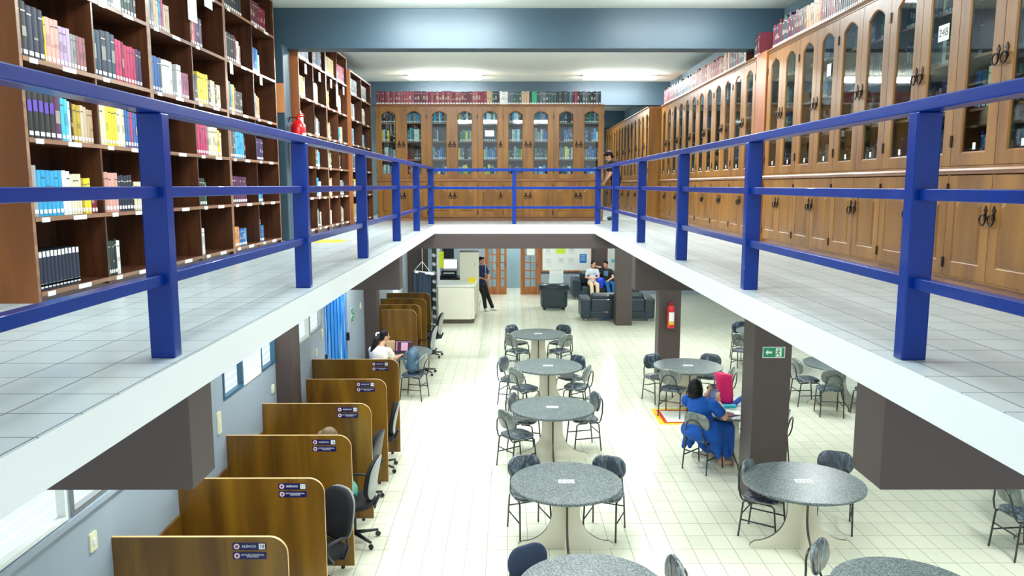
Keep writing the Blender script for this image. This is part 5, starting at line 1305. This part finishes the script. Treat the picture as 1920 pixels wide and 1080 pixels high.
MB().box(-.05, .08, -.0075, -.006, .04, .19, T=T).build('screen_page', emit('laptop_page', (206, 160, 176), .12), r); MB().box(-.15, -.12, -.0075, -.006, .03, .2, T=T).build('screen_sidebar', emit('laptop_bar', (170, 110, 140), .1), r); MB().box(-.16, .16, -.0078, -.006, .2, .212, T=T).build('screen_toolbar', emit('laptop_top', (170, 130, 160), .1), r)
cloth_patch('paper_sheet', (-2.18, 14.12, .752), .2, .28, M['white'], 'white paper beside the laptop', 'paper', 21, .004, .002, .2)
o = MB().prism(rrect(.2, .16, .02), 0, .18, 'z').build('paper_bag', plain('tan_paper', (206, 170, 128), .7), None, bevel=.01); o.location = (-2.28, 14.62, .752); o.rotation_euler.z = .4; tag(o, 'tan paper bag on the table behind the laptop', 'bag')
m = MB(); m.ell((0, 0, .21), (.15, .10, .24), 18, 14, pw=.7); m.ell((0, -.09, .13), (.12, .06, .11), 14, 10, pw=.7); m.ell((.03, .02, .40), (.09, .07, .07), 12, 8); limb(m, [(-.08, .1, .4), (-.09, .16, .25), (-.08, .1, .08)], [.02, .02, .02])
o = remeshed(m, 'backpack', plain('steel_blue_bag', (70, 98, 118), .4, noise=.3, nscale=10, bump=.8), None, .012); o.location = (-1.76, 13.93, .48); o.rotation_euler = (0, .12, 1.3); tag(o, 'steel blue backpack standing on the chair at the laptop table', 'backpack')
# blonde person in a carrel
person((0, 0, 0), dict(hip=(-1.77, 8.08, .56), chest=(-1.84, 8.05, .88), neck=(-1.88, 8.04, 1.03), head=(-1.93, 8.03, 1.20), elL=(-2.12, 7.82, .78), wrL=(-2.34, 7.92, .79), elR=(-2.08, 8.28, .78), wrR=(-2.34, 8.16, .79),
    knL=(-2.24, 7.98, .54), knR=(-2.24, 8.18, .54), anL=(-2.28, 7.98, .10), anR=(-2.28, 8.18, .10), hdL=(-1, 0, 0), hdR=(-1, 0, 0)), (-1, 0, 0), 'person with light brown hair in mint shirt bent over the desk inside a carrel', M['skin'], M['blond'], .97, HF=(-.9, 0, -.45), HU=(-.4, 0, .9), shirt=M['mint'], sleeve=.6, pants=M['jeans'], pantlen=.97, shoes=M['white'], hair='short', vox=.009)
# person upstairs by the end of the far cabinets
person((0, 0, ZM), dict(hip=(2.42, 17.55, .92), chest=(2.36, 17.52, 1.20), neck=(2.31, 17.50, 1.33), head=(2.24, 17.47, 1.42), elL=(2.26, 17.34, 1.02), wrL=(2.14, 17.40, .86), elR=(2.24, 17.66, 1.02), wrR=(2.20, 17.7, .84),
    knL=(2.38, 17.48, .50), knR=(2.40, 17.66, .50), anL=(2.40, 17.46, .10), anR=(2.42, 17.66, .10)), (-1, 0, 0), 'person in black clothes bending by the right end of the far cabinets', M['skin'], M['hair'], 1.0, HF=(-.8, 0, -.6), HU=(-.6, 0, .8), shirt=M['blackcloth'], sleeve=.6, pants=M['blackcloth'], pantlen=.97, shoes=M['blackpl'], hair='short', vox=.009)
